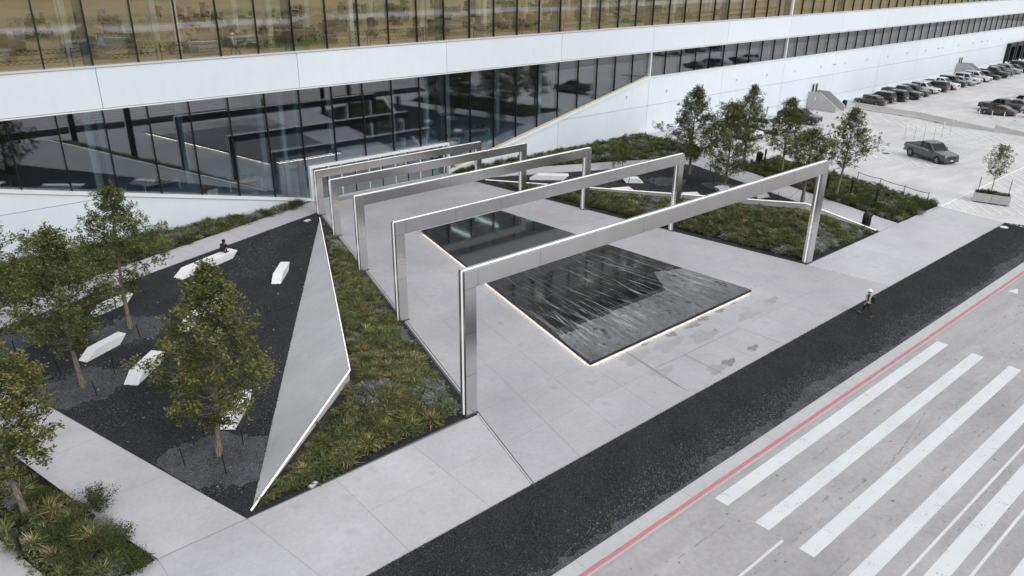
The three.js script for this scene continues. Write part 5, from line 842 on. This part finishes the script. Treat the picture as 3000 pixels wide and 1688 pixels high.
function steps(x, label) {                             // concrete stair from a wall door down to the car park
  const y = -1.19, o = thing('concrete_steps', label, 'steps', [x, y, -59.93], 0, 'concrete steps at the wall doors'), lz = 1.9, yl = 1.5;
  const par = (x0, x1, z1, lo) => new MB().hull8([V(x0, 0, 0), V(x1, 0, 0), V(x1, 0, z1), V(x0, 0, z1)], [V(x0, yl + 1.05, 0), V(x1, yl + 1.05, 0), V(x1, lo, z1), V(x0, lo, z1)]);
  for (const s of [-1.45, 1.2]) { part('parapet', box(s, s + 0.25, 0, yl + 1.05, 0, lz), M.castConcrete, o); part('parapet', par(s, s + 0.25, 2.75, 0.75).geo().translate(0, 0, lz + 0.004), M.castConcrete, o); }
  part('landing', box(-1.19, 1.19, 0, yl, 0.01, lz), M.castConcrete, o);
  for (let k = 0; k < 8; k++) part('step', box(-1.19, 1.19, 0, yl - (k + 1) * yl / 9, lz + 0.002 + k * 0.3, lz + (k + 1) * 0.3), M.castConcrete, o);
  for (const s of [-1.05, 1.05]) part('handrail', tubeGeo([V(s, 0.9, lz + 2.5), V(s, yl + 0.95, lz), V(s, yl + 0.95, 0.1)], [0.025, 0.025, 0.025], 6), M.galv, o);
}
steps(113.6, 'concrete steps and parapets at the nearer wall door beside the litter bin'); steps(169.3, 'concrete steps and parapets at the farther wall door behind the white cars');
{ // concrete planter boxes
  const mk = (pos, turn, label) => { const o = thing('concrete_planter', label, 'planter', pos, turn, 'concrete planter boxes'); const w = 1.45, d = 0.75, h = 0.85, t = 0.09;
    part('base_skid', new MB().box(-w + 0.2, -0.3, 0, 0.09, -d + 0.1, d - 0.1).box(0.3, w - 0.2, 0, 0.09, -d + 0.1, d - 0.1).geo(), M.core, o);
    const P = (k, y) => [V(-w * k, y, -d * k), V(w * k, y, -d * k), V(w * k, y, d * k), V(-w * k, y, d * k)];
    const m = new MB(); m.box(-w, w, 0.092, h, d - t, d).box(-w, w, 0.092, h, -d, -d + t).box(-w, -w + t, 0.092, h, -d + t, d - t).box(w - t, w, 0.092, h, -d + t, d - t);
    part('box', m.geo(), M.castConcrete, o); part('soil', box(-w + t, w - t, 0.1, h - 0.1, -d + t, d - t), M.soil, o); part('joint', box(-0.012, 0.012, 0.1, h - 0.004, d + 0.0005, d + 0.003), M.core, o); return o; };
  mk([76.35, -0.03, -21.75], -1.27, 'concrete planter box with the small airy oak in it'); mk([77.5, -0.03, -14.9], -1.25, 'concrete planter box on the hatched area beyond the gravel strip end');
  grassBed(rg => V(76.35 + (rg() - 0.5) * 1.1, 0.72, -21.75 + (rg() - 0.5) * 2.2), 26, 'inside the concrete planter box', 12, { tan: 0.1, silver: 0, scale: 0.7 });
  for (const [dx, dz] of [[-0.35, -1.1], [0.4, 1.15]]) { const s = solo('tree_stake', new THREE.CylinderGeometry(0.03, 0.03, 1.5, 8), M.blackMetal, 'dark stake standing in the concrete planter box', 'stake', 'stakes in the planter box'); s.position.set(76.35 + dx, 1.4, -21.75 + dz); }
}
{ // bollard lamp with a round head, paint-marked covers, small white utility boxes
  const p = G(63, 1632), o = thing('bollard_lamp', 'black bollard lamp with a round white face in the shrub bed', 'lamp', [p.x, 0, p.z], -0.9);
  part('post', box(-0.06, 0.06, 0, 0.95, -0.05, 0.05), M.blackMetal, o); part('base', box(-0.13, 0.13, 0, 0.03, -0.12, 0.12), M.blackMetal, o);
  part('lamp_head', new THREE.CylinderGeometry(0.16, 0.16, 0.07, 24).rotateX(Math.PI / 2).translate(0, 1.05, 0), M.blackMetal, o); part('lamp_lens', new THREE.CylinderGeometry(0.135, 0.135, 0.02, 24).rotateX(Math.PI / 2).translate(0, 1.05, -0.042), M.led, o);
  const pink = std('pinkMark', { color: rgb(0.62, 0.38, 0.40), map: again(gravelT, 1.2), roughness: 0.9 });
  for (const [x, y, l] of [[136, 1611, 'round cover sprayed pink beside the tall grass tuft'], [168, 1634, 'round cover sprayed pink farther from the bollard lamp']]) { const q = G(x, y), c = thing('marked_cover', l, 'cover', [q.x, 0, q.z], 0, 'pink sprayed covers'); part('collar', lathe([[0, 0], [0.24, 0], [0.24, 0.1], [0.2, 0.12], [0, 0.12]], 20), M.castConcrete, c); part('lid', lathe([[0, 0.122], [0.19, 0.122], [0.17, 0.15], [0, 0.155]], 20), pink, c); }
  for (const [x, y, sx, sz, l] of [[918, 1421, 0.42, 0.22, 'small white utility lid in the gravel margin beside the pavement'], [900, 647, 0.55, 0.35, 'small white utility lid in black gravel by the smallest portals']]) { const q = G(x, y), c = thing('utility_lid', l, 'utility box', [q.x, -0.03, q.z], 0.35); part('frame', box(-sx / 2, sx / 2, 0, 0.07, -sz / 2, sz / 2), M.castConcrete, c); part('lid', box(-sx / 2 + 0.03, sx / 2 - 0.03, 0.072, 0.09, -sz / 2 + 0.03, sz / 2 - 0.03), M.whiteTrim, c); }
  const q = G(2942, 665), c = thing('round_cover', 'round white cover at the end of the gravel strip', 'cover', [q.x, -0.03, q.z]); part('lid', lathe([[0, 0.03], [0.28, 0.03], [0.3, 0.01], [0.3, 0]], 24), M.whiteTrim, c); part('rim', new THREE.TorusGeometry(0.31, 0.02, 6, 24).rotateX(Math.PI / 2).translate(0, 0.015, 0), M.castConcrete, c);
  const mh = GL(2595, 449), mc = thing('manhole_cover', 'round iron manhole cover in the hatched island beside the grey pickup', 'cover', [mh.x, mh.y - 0.026, mh.z]); part('lid', lathe([[0, 0.012], [0.36, 0.012], [0.38, 0]], 24), M.darkColumn, mc); part('rim', new THREE.TorusGeometry(0.4, 0.015, 5, 24).rotateX(Math.PI / 2).translate(0, 0.006, 0), M.castConcrete, mc);
}
{ // fallen twigs and pale leaves
  const rg = RNG(61), m = new MB(); for (let i = 0; i < 260; i++) { const a = rg(), x = 3 + rg() * 22, z = -26 - rg() * 28; if (!inPoly(gravelPolys.left, x, z)) continue; const s = 0.03 + 0.07 * rg(), t = rg() * 6.28, y = 0.012 + rg() * 0.01; m.quad(V(x, y, z), V(x + Math.cos(t) * s, y + 0.015, z + Math.sin(t) * s), V(x + Math.cos(t + 0.6) * s * 1.5, y + 0.005, z + Math.sin(t + 0.6) * s * 1.5), V(x + Math.cos(t + 1.2) * s, y, z + Math.sin(t + 1.2) * s)); }
  const o = struct('fallen_leaves', m.geo(), std('dryLeaf', { color: rgb(0.42, 0.39, 0.33), roughness: 0.9, side: THREE.DoubleSide }), 'scattered pale dry leaves on the black gravel'); o.userData.kind = 'stuff';
}

// ================================================================ people
function figure(bones, lo, hi, res, kb = 0.03) {       // smooth union of tapered capsules, meshed
  const size = Math.max(hi[0] - lo[0], hi[1] - lo[1], hi[2] - lo[2]) / 2, c = [0, 1, 2].map(k => (lo[k] + hi[k]) / 2), mc = new MarchingCubes(res, M.skinless, false, false, 90000), f = mc.field, half = res / 2;
  const B = bones.map(b => { const d = [b.b[0] - b.a[0], b.b[1] - b.a[1], b.b[2] - b.a[2]]; return { ...b, d, l2: Math.max(1e-9, d[0] ** 2 + d[1] ** 2 + d[2] ** 2) }; });
  const dist = (b, x, y, z) => { const px = x - b.a[0], py = y - b.a[1], pz = z - b.a[2]; let t = (px * b.d[0] + py * b.d[1] + pz * b.d[2]) / b.l2; t = t < 0 ? 0 : t > 1 ? 1 : t; const ex = px - b.d[0] * t, ey = py - b.d[1] * t, ez = (pz - b.d[2] * t) / (b.fz ?? 1); return Math.sqrt(ex * ex + ey * ey + ez * ez) - (b.ra + (b.rb - b.ra) * t); };
  for (let k = 0; k < res; k++) for (let j = 0; j < res; j++) for (let i = 0; i < res; i++) {
    const x = c[0] + (i - half) / half * size, y = c[1] + (j - half) / half * size, z = c[2] + (k - half) / half * size; let m = 9;
    for (const b of B) { const d = dist(b, x, y, z); if (d > m + kb) continue; if (m > 8) { m = d; continue; } const h = Math.max(0, 1 - Math.abs(m - d) / kb); m = Math.min(m, d) - h * h * kb * 0.25; }
    f[i + j * res + k * res * res] = -m;
  }
  mc.isolation = 0; mc.update();
  const n = mc.count, P = new Float32Array(n * 3), C = new Float32Array(n * 3);
  for (let q = 0; q < n; q++) { const x = c[0] + mc.positionArray[q * 3] * size, y = c[1] + mc.positionArray[q * 3 + 1] * size, z = c[2] + mc.positionArray[q * 3 + 2] * size; P.set([x, y, z], q * 3); let best = 9, col = B[0].col; for (const b of B) { const d = dist(b, x, y, z) - (b.pri ?? 0); if (d < best) { best = d; col = b.col; } } C.set(col, q * 3); }
  let g = new THREE.BufferGeometry(); g.setAttribute('position', new THREE.BufferAttribute(P, 3)); g.setAttribute('color', new THREE.BufferAttribute(C, 3));
  g = mergeVertices(g, 1e-5); g.computeVertexNormals(); return g;
}
std('skinless', { color: rgb(1, 1, 1), vertexColors: true, roughness: 0.75 });
const SKIN = [0.42, 0.27, 0.19], INK = [0.014, 0.014, 0.016], SHOE = [0.2, 0.2, 0.2], HAIR = [0.02, 0.015, 0.012];
const bone = (a, b, ra, rb, col, o = {}) => ({ a, b, ra, rb, col, ...o });
function headBones(x, y, z, fx, fz, hair, mask) {      // face looks along (fx,fz)
  const F = (f, u, s) => [x + fx * f - fz * s, y + u, z + fz * f + fx * s];
  return [bone(F(-0.01, 0.03, 0), F(0.0, 0.04, 0), 0.098, 0.098, SKIN), bone(F(0.035, -0.045, 0), F(0.045, -0.075, 0), 0.068, 0.052, mask ?? SKIN, { pri: 0.004 }), bone(F(-0.035, 0.05, 0), F(-0.02, 0.07, 0), 0.098, 0.092, hair, { pri: 0.01 }), bone(F(0.09, 0.01, 0), F(0.112, -0.02, 0), 0.012, 0.016, SKIN), bone(F(0.0, 0, 0.092), F(0.0, -0.035, 0.092), 0.016, 0.012, SKIN), bone(F(0.0, 0, -0.092), F(0.0, -0.035, -0.092), 0.016, 0.012, SKIN), bone(F(0.085, 0.02, 0.033), F(0.086, 0.02, 0.033), 0.012, 0.012, [0.02, 0.02, 0.02], { pri: 0.006 }), bone(F(0.085, 0.02, -0.033), F(0.086, 0.02, -0.033), 0.012, 0.012, [0.02, 0.02, 0.02], { pri: 0.006 }), bone(F(0.096, -0.055, 0.018), F(0.096, -0.055, -0.018), 0.008, 0.008, mask ?? [0.3, 0.13, 0.11], { pri: 0.003 })];
}
function handBones(w, dir, side, curl, col) {           // wrist, pointing direction, thumb side
  const D = V(...dir).normalize(), S = V(...side).normalize(), N = V().crossVectors(D, S).normalize(), W = V(...w), at = (d, s, n) => W.clone().addScaledVector(D, d).addScaledVector(S, s).addScaledVector(N, n).toArray(), out = [bone(at(0, 0, 0), at(0.075, 0, 0), 0.026, 0.03, col), bone(at(0.04, 0.02, 0), at(0.08, 0.024, 0), 0.02, 0.015, col), bone(at(0.04, -0.02, 0), at(0.08, -0.024, 0), 0.02, 0.014, col)];
  [[0.03, 0.075], [0.01, 0.085], [-0.011, 0.078], [-0.031, 0.06]].forEach(([s, l]) => { out.push(bone(at(0.08, s, 0), at(0.08 + l * 0.5, s * 1.1, curl * l * 0.25), 0.0095, 0.009, col), bone(at(0.08 + l * 0.5, s * 1.1, curl * l * 0.25), at(0.08 + l * (1 - 0.45 * curl), s * 1.1, curl * l * 0.7), 0.009, 0.0078, col)); });
  out.push(bone(at(0.02, 0.028, 0), at(0.055, 0.058, curl * 0.012), 0.013, 0.011, col), bone(at(0.055, 0.058, curl * 0.012), at(0.085, 0.062, curl * 0.025), 0.011, 0.009, col)); return out;
}
const around = (bs, pad = 0.03) => { const lo = [9, 9, 9], hi = [-9, -9, -9]; for (const b of bs) for (const p of [b.a, b.b]) for (let k = 0; k < 3; k++) { const r = Math.max(b.ra, b.rb) + pad; lo[k] = Math.min(lo[k], p[k] - r); hi[k] = Math.max(hi[k], p[k] + r); } return [lo, hi]; };
function bodyGeo(bodyB, headB, hands) { const [l, h] = around(bodyB), [l2, h2] = around(headB); return mergeGeometries([figure(bodyB, l, h, 104, 0.05), figure(headB, l2, h2, 52, 0.025), ...hands.map(b => { const [a, c] = around(b, 0.012); return figure(b, a, c, 56, 0.006); })]); }
{
  const walkB = [bone([0, 0.93, 0], [0.0, 1.08, 0], 0.125, 0.12, INK, { fz: 1.3 }), bone([0.0, 1.08, 0], [0.03, 1.34, 0], 0.115, 0.14, INK, { fz: 1.32 }), bone([0.03, 1.4, 0.12], [0.03, 1.4, -0.12], 0.075, 0.075, INK), bone([0.04, 1.42, 0], [0.07, 1.56, 0], 0.06, 0.055, SKIN),
    bone([0, 0.92, 0.085], [0.24, 0.52, 0.08], 0.095, 0.062, INK), bone([0.24, 0.52, 0.08], [0.36, 0.13, 0.075], 0.062, 0.042, INK), bone([0.35, 0.08, 0.075], [0.55, 0.1, 0.08], 0.05, 0.04, SHOE),
    bone([0, 0.92, -0.085], [-0.1, 0.5, -0.08], 0.095, 0.062, INK), bone([-0.1, 0.5, -0.08], [-0.42, 0.2, -0.08], 0.062, 0.042, INK), bone([-0.44, 0.15, -0.08], [-0.32, 0.03, -0.085], 0.05, 0.04, SHOE),
    bone([0.03, 1.4, -0.19], [0.0, 1.13, -0.245], 0.06, 0.046, INK), bone([0.0, 1.16, -0.243], [0.12, 0.9, -0.24], 0.043, 0.03, SKIN), bone([0.03, 1.4, 0.19], [-0.1, 1.14, 0.24], 0.06, 0.046, INK), bone([-0.1, 1.16, 0.238], [-0.12, 0.9, 0.24], 0.043, 0.03, SKIN)];
  const g = bodyGeo(walkB, headBones(0.09, 1.64, 0, 1, 0, HAIR), [handBones([0.125, 0.89, -0.24], [0.3, -1, 0], [1, 0.2, 0], 0.6, SKIN), handBones([-0.12, 0.89, 0.24], [0.05, -1, 0], [1, 0.1, 0], 0.6, SKIN)]);
  const VEST = [0.72, 0.71, 0.62], vestB = [bone([0, 0.98, 0], [0.0, 1.1, 0], 0.155, 0.15, VEST, { fz: 1.3 }), bone([0.0, 1.1, 0], [0.03, 1.32, 0], 0.148, 0.165, VEST, { fz: 1.25 }), bone([0.03, 1.4, 0.08], [0.03, 1.4, -0.08], 0.085, 0.085, VEST), bone([0.0, 1.06, 0], [0, 1.065, 0], 0.158, 0.158, [0.6, 0.55, 0.12], { fz: 1.3 }), bone([0.02, 1.26, 0], [0.02, 1.265, 0], 0.169, 0.169, [0.6, 0.55, 0.12], { fz: 1.25 })];
  const [vl, vh] = around(vestB), vest = figure(vestB, vl, vh, 60, 0.02);
  const a = G(2520, 918), b = G(2556, 929), m = a.clone().add(b).multiplyScalar(0.5), hd = Math.atan2(-(a.z - b.z), a.x - b.x);
  const mk = (pos, hd, label, pack) => {
    const o = thing('person', label, 'person', pos, hd); part('body', g, M.skinless, o); part('vest', vest, M.skinless, o);
    part('helmet', mergeGeometries([new THREE.SphereGeometry(0.142, 24, 12, 0, 6.284, 0, 1.45).scale(1.12, 1.02, 0.98).translate(0.08, 1.685, 0).toNonIndexed(), new THREE.CylinderGeometry(0.165, 0.17, 0.016, 24).scale(1.12, 1, 0.92).translate(0.1, 1.7, 0).toNonIndexed()]), M.whiteTrim, o);
    if (pack) { const p = part('backpack', new RoundedBoxGeometry(0.24, 0.48, 0.32, 4, 0.09).translate(-0.24, 1.2, 0), M.blackMetal, o); for (const s of [0.1, -0.1]) part('strap', tubeGeo([V(-0.14, 1.4, s), V(0.04, 1.49, s), V(0.2, 1.38, s * 1.1), V(0.2, 1.2, s * 1.4)], [0.018, 0.02, 0.02, 0.016], 6), M.blackMetal, p); }
    o.scale.setScalar(0.96); return o;
  };
  mk([m.x, -0.03, m.z], hd, 'person in white hard hat, pale vest and black backpack striding over the black gravel', true);
  mk([24.6, 12.42, -61.4], Math.PI, 'person in white hard hat walking behind the upper floor glass', false);
  // seated person
  const sitB = [bone([-0.05, 0.13, 0], [0.0, 0.3, 0], 0.14, 0.13, INK, { fz: 1.25 }), bone([0.0, 0.3, 0], [0.12, 0.52, 0], 0.13, 0.14, INK, { fz: 1.3 }), bone([0.12, 0.58, 0.12], [0.12, 0.58, -0.12], 0.08, 0.08, INK), bone([0.14, 0.6, 0], [0.22, 0.72, 0], 0.06, 0.055, INK),
    ...[1, -1].flatMap(s => [bone([-0.03, 0.13, s * 0.1], [0.32, 0.45, s * 0.15], 0.1, 0.07, INK), bone([0.32, 0.45, s * 0.15], [0.28, 0.12, s * 0.09], 0.066, 0.045, INK), bone([0.26, 0.055, s * 0.09], [0.46, 0.045, s * 0.1], 0.05, 0.042, INK)]),
    bone([0.12, 0.58, 0.2], [0.3, 0.38, 0.25], 0.062, 0.05, INK), bone([0.3, 0.38, 0.25], [0.36, 0.6, 0.08], 0.05, 0.036, INK), bone([0.12, 0.58, -0.2], [0.26, 0.34, -0.26], 0.062, 0.05, INK), bone([0.26, 0.34, -0.26], [0.44, 0.34, -0.05], 0.05, 0.036, INK)];
  const sg = bodyGeo(sitB, [...headBones(0.27, 0.8, 0, 1, 0, INK), bone([0.23, 0.82, 0], [0.22, 0.86, 0], 0.115, 0.11, INK, { pri: 0.0 })], [handBones([0.36, 0.6, 0.08], [0.1, 1, -0.35], [1, 0, 0.2], 0.9, SKIN), handBones([0.44, 0.34, -0.05], [0.2, -0.1, 1], [0.3, 1, 0], 0.8, SKIN)]);
  const s = G(652, 737, 0.42), o = thing('person', 'person in black hooded clothes crouched on the pointed end of the longest bench', 'person', [s.x, 0.42, s.z], -1.2); part('body', sg, M.skinless, o);
  part('hood', new THREE.SphereGeometry(0.128, 20, 14, 0.9, 4.5, 0, 2.5).scale(1, 1.1, 1).rotateY(0.1).translate(0.25, 0.83, 0), std('hoodBlack', { color: rgb(0.012, 0.012, 0.014), roughness: 0.9, side: THREE.DoubleSide }), o);
}

// ================================================================ inside the glass
std('ceilingLed', { color: rgb(0.8, 0.8, 0.8), emissive: rgb(1, 0.97, 0.9), emissiveIntensity: 16 }); std('warmLamp', { color: rgb(0.8, 0.7, 0.5), emissive: rgb(1, 0.78, 0.45), emissiveIntensity: 7 });
{
  const shellG = new THREE.SphereGeometry(0.27, 16, 10, 0, Math.PI * 2, Math.PI * 0.42, Math.PI * 0.5).scale(1, 0.8, 1).translate(0, 0.66, 0), backG = new THREE.SphereGeometry(0.29, 14, 8, Math.PI * 0.62, Math.PI * 0.76, Math.PI * 0.25, Math.PI * 0.42).translate(0, 0.72, 0);
  std('chairShell', { color: rgb(0.78, 0.72, 0.6), roughness: 0.5, side: THREE.DoubleSide }); std('deskTop', { color: rgb(0.62, 0.58, 0.5), roughness: 0.5 }); std('crate', { color: rgb(0.2, 0.15, 0.07), roughness: 0.8 }); std('machineGreen', { color: rgb(0.075, 0.08, 0.03), roughness: 0.6 }); std('machineGrey', { color: rgb(0.16, 0.16, 0.15), roughness: 0.5 });
  const chair = (x, y, z, t, label, group) => { const o = thing('shell_chair', label, 'chair', [x, y, z], t, group); part('seat', shellG, M.chairShell, o); part('backrest', backG, M.chairShell, o); for (const [a, b] of [[1, 1], [1, -1], [-1, 1], [-1, -1]]) part('leg', tubeGeo([V(a * 0.1, 0.46, b * 0.1), V(a * 0.22, 0, b * 0.22)], [0.015, 0.012], 6), M.blackMetal, o); };
  const table = (x, y, z, label, group) => { const o = thing('round_table', label, 'table', [x, y, z], 0, group); part('tabletop', lathe([[0, 0.73], [0.55, 0.73], [0.55, 0.76], [0, 0.76]], 28), M.core, o); part('stem', new THREE.CylinderGeometry(0.04, 0.05, 0.72, 10).translate(0, 0.36, 0), M.blackMetal, o); part('foot', lathe([[0, 0], [0.3, 0], [0.28, 0.02], [0, 0.03]], 20), M.blackMetal, o); };
  const cg = 'pale shell chairs behind the lower glass', cl = 'pale shell chair at a round table behind the lower glass';
  [[42, -64.2], [46.5, -64.6], [20.5, -63.6], [54, -64.5]].forEach(([x, z], i) => { table(x, 0.01, z, 'dark round table behind the lower glass', 'round tables behind the lower glass'); chair(x - 0.95, 0.01, z + 0.1, 0, cl, cg); chair(x + 0.95, 0.01, z - 0.2, 3.0, cl, cg); if (i % 2) chair(x, 0.01, z - 1.0, 1.5, cl, cg); });
  for (let k = 0; k < 9; k++) { const x = 8 + k * 6.1, z = -67.5 - (k % 3) * 2, o = thing('work_desk', 'long work desk with screens behind the lower glass', 'desk', [x, 0.01, z], 0, 'work desks behind the lower glass'); part('desk_top', box(-1.6, 1.6, 0.72, 0.76, -0.6, 0.6), M.deskTop, o); for (const a of [-1.5, 1.5]) part('desk_leg', box(a - 0.03, a + 0.03, 0, 0.715, -0.5, 0.5), M.whiteTrim, o); for (const a of [-0.9, 0, 0.9]) part('screen', new MB().box(a - 0.3, a + 0.3, 0.9, 1.25, -0.02, 0.02).box(a - 0.03, a + 0.03, 0.762, 0.9, -0.015, 0.015).geo(), M.blackMetal, o); }
  for (const [x, z, h] of [[50.6, -63.2, 1.2], [53.2, -63.4, 1.25], [22.6, -66, 1.0]]) { const o = thing('locker_box', 'yellowish storage cabinet behind the lower glass', 'cabinet', [x, 0.01, z], 0.2, 'storage cabinets behind the lower glass'); part('carcass', box(-0.55, 0.55, 0, h, -0.4, 0.4), M.crate, o); part('door', box(-0.5, -0.02, 0.06, h - 0.06, 0.402, 0.42), M.deskTop, o); part('door', box(0.02, 0.5, 0.06, h - 0.06, 0.402, 0.42), M.deskTop, o); }
  // upper floor: lattice guard rails just inside the glass, machines and crates on a tan floor
  for (let k = 0; k < 17; k++) {
    const x = 1 + k * 6, o = thing('lattice_rail', 'two-tier lattice guard rail behind the upper glass', 'guard rail', [x, 12.42, -61.9], 0, 'lattice guard rails behind the upper glass');
    for (const px of [0.1, 5.8]) part('post', box(px, px + 0.07, 0, 1.3, -0.04, 0.04), M.machineGreen, o);
    for (const y of [0.35, 0.95]) { const m = new MB().box(0.18, 5.79, y, y + 0.05, -0.03, 0.03).box(0.18, 5.79, y + 0.26, y + 0.31, -0.03, 0.03); for (let i = 0; i < 14; i++) { const a = 0.2 + i * 0.4; m.bar(V(a, y + 0.06, 0), V(a + 0.2, y + 0.25, 0), 0.04).bar(V(a + 0.2, y + 0.25, 0), V(a + 0.4, y + 0.06, 0), 0.04); } part('lattice', m.geo(), M.machineGreen, o); }
  }
  // linear ceiling lights of the upper floor and downlights of the lobby
  const linear = (x, y, z, len, top, label, group, lit) => { const o = thing('linear_light', label, 'light', [x, y, z], 0, group); part('housing', box(-0.1, 0.1, 0.02, 0.12, -len / 2, len / 2), M.whiteTrim, o); part('lamp_strip', box(-0.08, 0.08, 0, 0.019, -len / 2 + 0.05, len / 2 - 0.05), M.ceilingLed, o); part('hanger', new MB().bar(V(0, 0.12, -len * 0.35), V(0, top - y, -len * 0.35), 0.015).bar(V(0, 0.12, len * 0.35), V(0, top - y, len * 0.35), 0.015).geo(), M.blackMetal, o); if (lit) { const r = new THREE.RectAreaLight(0xfff6e8, 6, 0.14, len); r.position.set(x, y - 0.01, z); r.lookAt(x, 0, z); scene.add(r); } };
  for (let k = 0; k < 8; k++) linear(20 + k * 8.5, 21.2, -65.5, 2.4, 22, 'linear ceiling light of the upper floor, mirrored in the black platform', 'linear lights of the upper floor', k % 2);
  for (let k = 0; k < 6; k++) linear(40 + k * 4.6, 9.3, -64.6 - (k % 2) * 1.5, 4.4, 9.74, 'linear ceiling light of the ground floor, mirrored in the black platform', 'linear lights of the ground floor', k % 2);
  for (let k = 0; k < 6; k++) { const x = 31.2 + k * 2.2, o = thing('downlight', 'small warm downlight glowing inside the entrance lobby', 'light', [x, 2.96, -61.6], 0, 'downlights in the entrance lobby'); part('ring', new THREE.TorusGeometry(0.1, 0.02, 6, 18).rotateX(Math.PI / 2), M.whiteTrim, o); part('lamp', new THREE.CylinderGeometry(0.09, 0.09, 0.02, 18), M.warmLamp, o); const p = new THREE.PointLight(0xffd9a0, 2.5, 0, 2); p.position.set(x, 2.8, -61.6); p.castShadow = true; scene.add(p); }
  part('lobby_ceiling', box(29.4, 43.8, 2.98, 3.04, -63.3, -60.5), M.ceiling, hall);
  const rg = RNG(300), mats = [M.machineGreen, M.core, M.crate, M.machineGreen, M.machineGrey];
  for (let k = 0; k < 150; k++) {
    const x = 3 + rg() * 95, z = -65 - Math.pow(rg(), 1.4) * 40, w = 0.22 + rg() * rg() * 1.5, h = 0.4 + rg() * 1.0, mt = mats[k % 5], o = thing('factory_machine', `low ${['olive', 'black', 'brown', 'dark green', 'grey'][k % 5]} machine on the tan upper floor`, 'machine', [x, 12.421, z], rg() * 0.4 - 0.2, 'machines on the upper floor');
    part('bed', new RoundedBoxGeometry(w * 2, h * 0.5, 0.9, 2, 0.05).translate(0, h * 0.25 + 0.1, 0), mt, o); part('cabinet', new RoundedBoxGeometry(w * 0.9, h * 0.8, 0.9, 2, 0.05).translate(-w * 0.4, h * 0.9, 0), mats[(k + 2) % 5], o); part('panel', new RoundedBoxGeometry(0.4, 0.5, 0.1, 2, 0.03).translate(w * 0.7, h * 0.5 + 0.5, 0.5), M.machineGrey, o); for (const a of [-1, 1]) part('foot', box(a * w * 0.8 - 0.1, a * w * 0.8 + 0.1, 0, 0.11, -0.5, 0.5), M.core, o);
  }
}
// ================================================================ the yard across the road, seen mirrored in the glass
{
  struct('verge', new MB().flat([[-120, 7.1], [-120, 11], [300, 11], [300, 7.1]], -0.16).geo(), std('verge', { color: rgb(0.09, 0.105, 0.05), map: again(sandT, 14), roughness: 1 }), 'green verge across the road');
  struct('haul_road', new MB().flat([[-150, 112], [-150, 132], [400, 132], [400, 112]], -0.19).geo(), M.lot, 'pale haul road across the yard');
  const rg = RNG(812), lv = new Leaves(44); for (let i = 0; i < 900; i++) { const band = i % 3, x = -70 + rg() * 240, z = [60, 92, 145][band] + (rg() - 0.5) * [16, 12, 26][band]; const s = 0.5 + rg() * 1.3; for (let k = 0; k < 16; k++) lv.leaf(x + (rg() - 0.5) * s * 2.4, rg() * s * 0.9, z + (rg() - 0.5) * s * 2.4, 0.7, 0.45, GRN[k % 3]); }
  const sc = struct('scrub', lv.geo(), M.leaf, 'patches of low green scrub across the yard'); sc.userData.kind = 'stuff';
  const mound = (x, z, r, h, s) => { const g = new THREE.ConeGeometry(r, h, 28, 6, true), P = g.attributes.position, n = RNG(s); for (let i = 0; i < P.count; i++) P.setXYZ(i, P.getX(i) * (0.85 + 0.3 * n()), P.getY(i) * (0.9 + 0.15 * n()) + h / 2 - 0.3, P.getZ(i) * (0.85 + 0.3 * n())); g.computeVertexNormals(); struct('spoil_heap', g.translate(x, 0, z), M.sand, 'heap of sand in the yard across the road'); };
  mound(30, 78, 9, 3.5, 1); mound(70, 70, 7, 3, 2); mound(-12, 88, 8, 3, 3); mound(110, 90, 12, 4, 4); mound(52, 100, 8, 3.2, 5);
  const cont = (x, z, t, col, label) => { const o = thing('shipping_container', label, 'container', [x, -0.2, z], t, 'containers in the yard'); const m = std('cont' + col[0], { color: rgb(...col), roughness: 0.6 }); part('shell', box(-3, 3, 0.1, 2.6, -1.2, 1.2), m, o); const r = []; for (let k = -9; k <= 9; k++) r.push(box(k * 0.3 - 0.07, k * 0.3 + 0.07, 0.2, 2.5, 1.201, 1.25), box(k * 0.3 - 0.07, k * 0.3 + 0.07, 0.2, 2.5, -1.25, -1.201)); part('ribs', mergeGeometries(r), m, o); part('door', box(3.001, 3.06, 0.2, 2.5, -1.1, 1.1), m, o); };
  cont(14, 52, 0.3, [0.6, 0.58, 0.52], 'cream shipping container in the yard, mirrored in the upper glass'); cont(40, 62, -0.2, [0.16, 0.24, 0.3], 'blue shipping container in the yard, mirrored in the upper glass'); cont(62, 50, 0.1, [0.55, 0.55, 0.55], 'light grey shipping container in the yard, mirrored in the upper glass'); cont(88, 66, 0.5, [0.45, 0.3, 0.12], 'ochre shipping container in the yard, mirrored in the upper glass'); cont(-8, 60, -0.5, [0.35, 0.37, 0.38], 'dark grey shipping container in the yard, mirrored in the upper glass');
  const pipes = (x, z, t, label) => { const o = thing('pipe_stack', label, 'pipes', [x, -0.2, z], t, 'pipe stacks in the yard'); for (let r = 0; r < 3; r++) for (let k = 0; k < 5 - r; k++) part('pipe', new THREE.CylinderGeometry(0.4, 0.4, 7, 14, 1, true).rotateZ(Math.PI / 2).translate(0, 0.4 + r * 0.7, (k + r / 2) * 0.82), std('pipe', { color: rgb(0.62, 0.6, 0.56), roughness: 0.6, side: THREE.DoubleSide }), o); };
  pipes(24, 58, 0.5, 'stack of pale pipes in the yard beside the cream container'); pipes(74, 58, -0.3, 'stack of pale pipes in the yard beyond the light grey container'); pipes(50, 76, 0.9, 'stack of pale pipes in the yard among the sand heaps');
}
renderer.render(scene, camera);
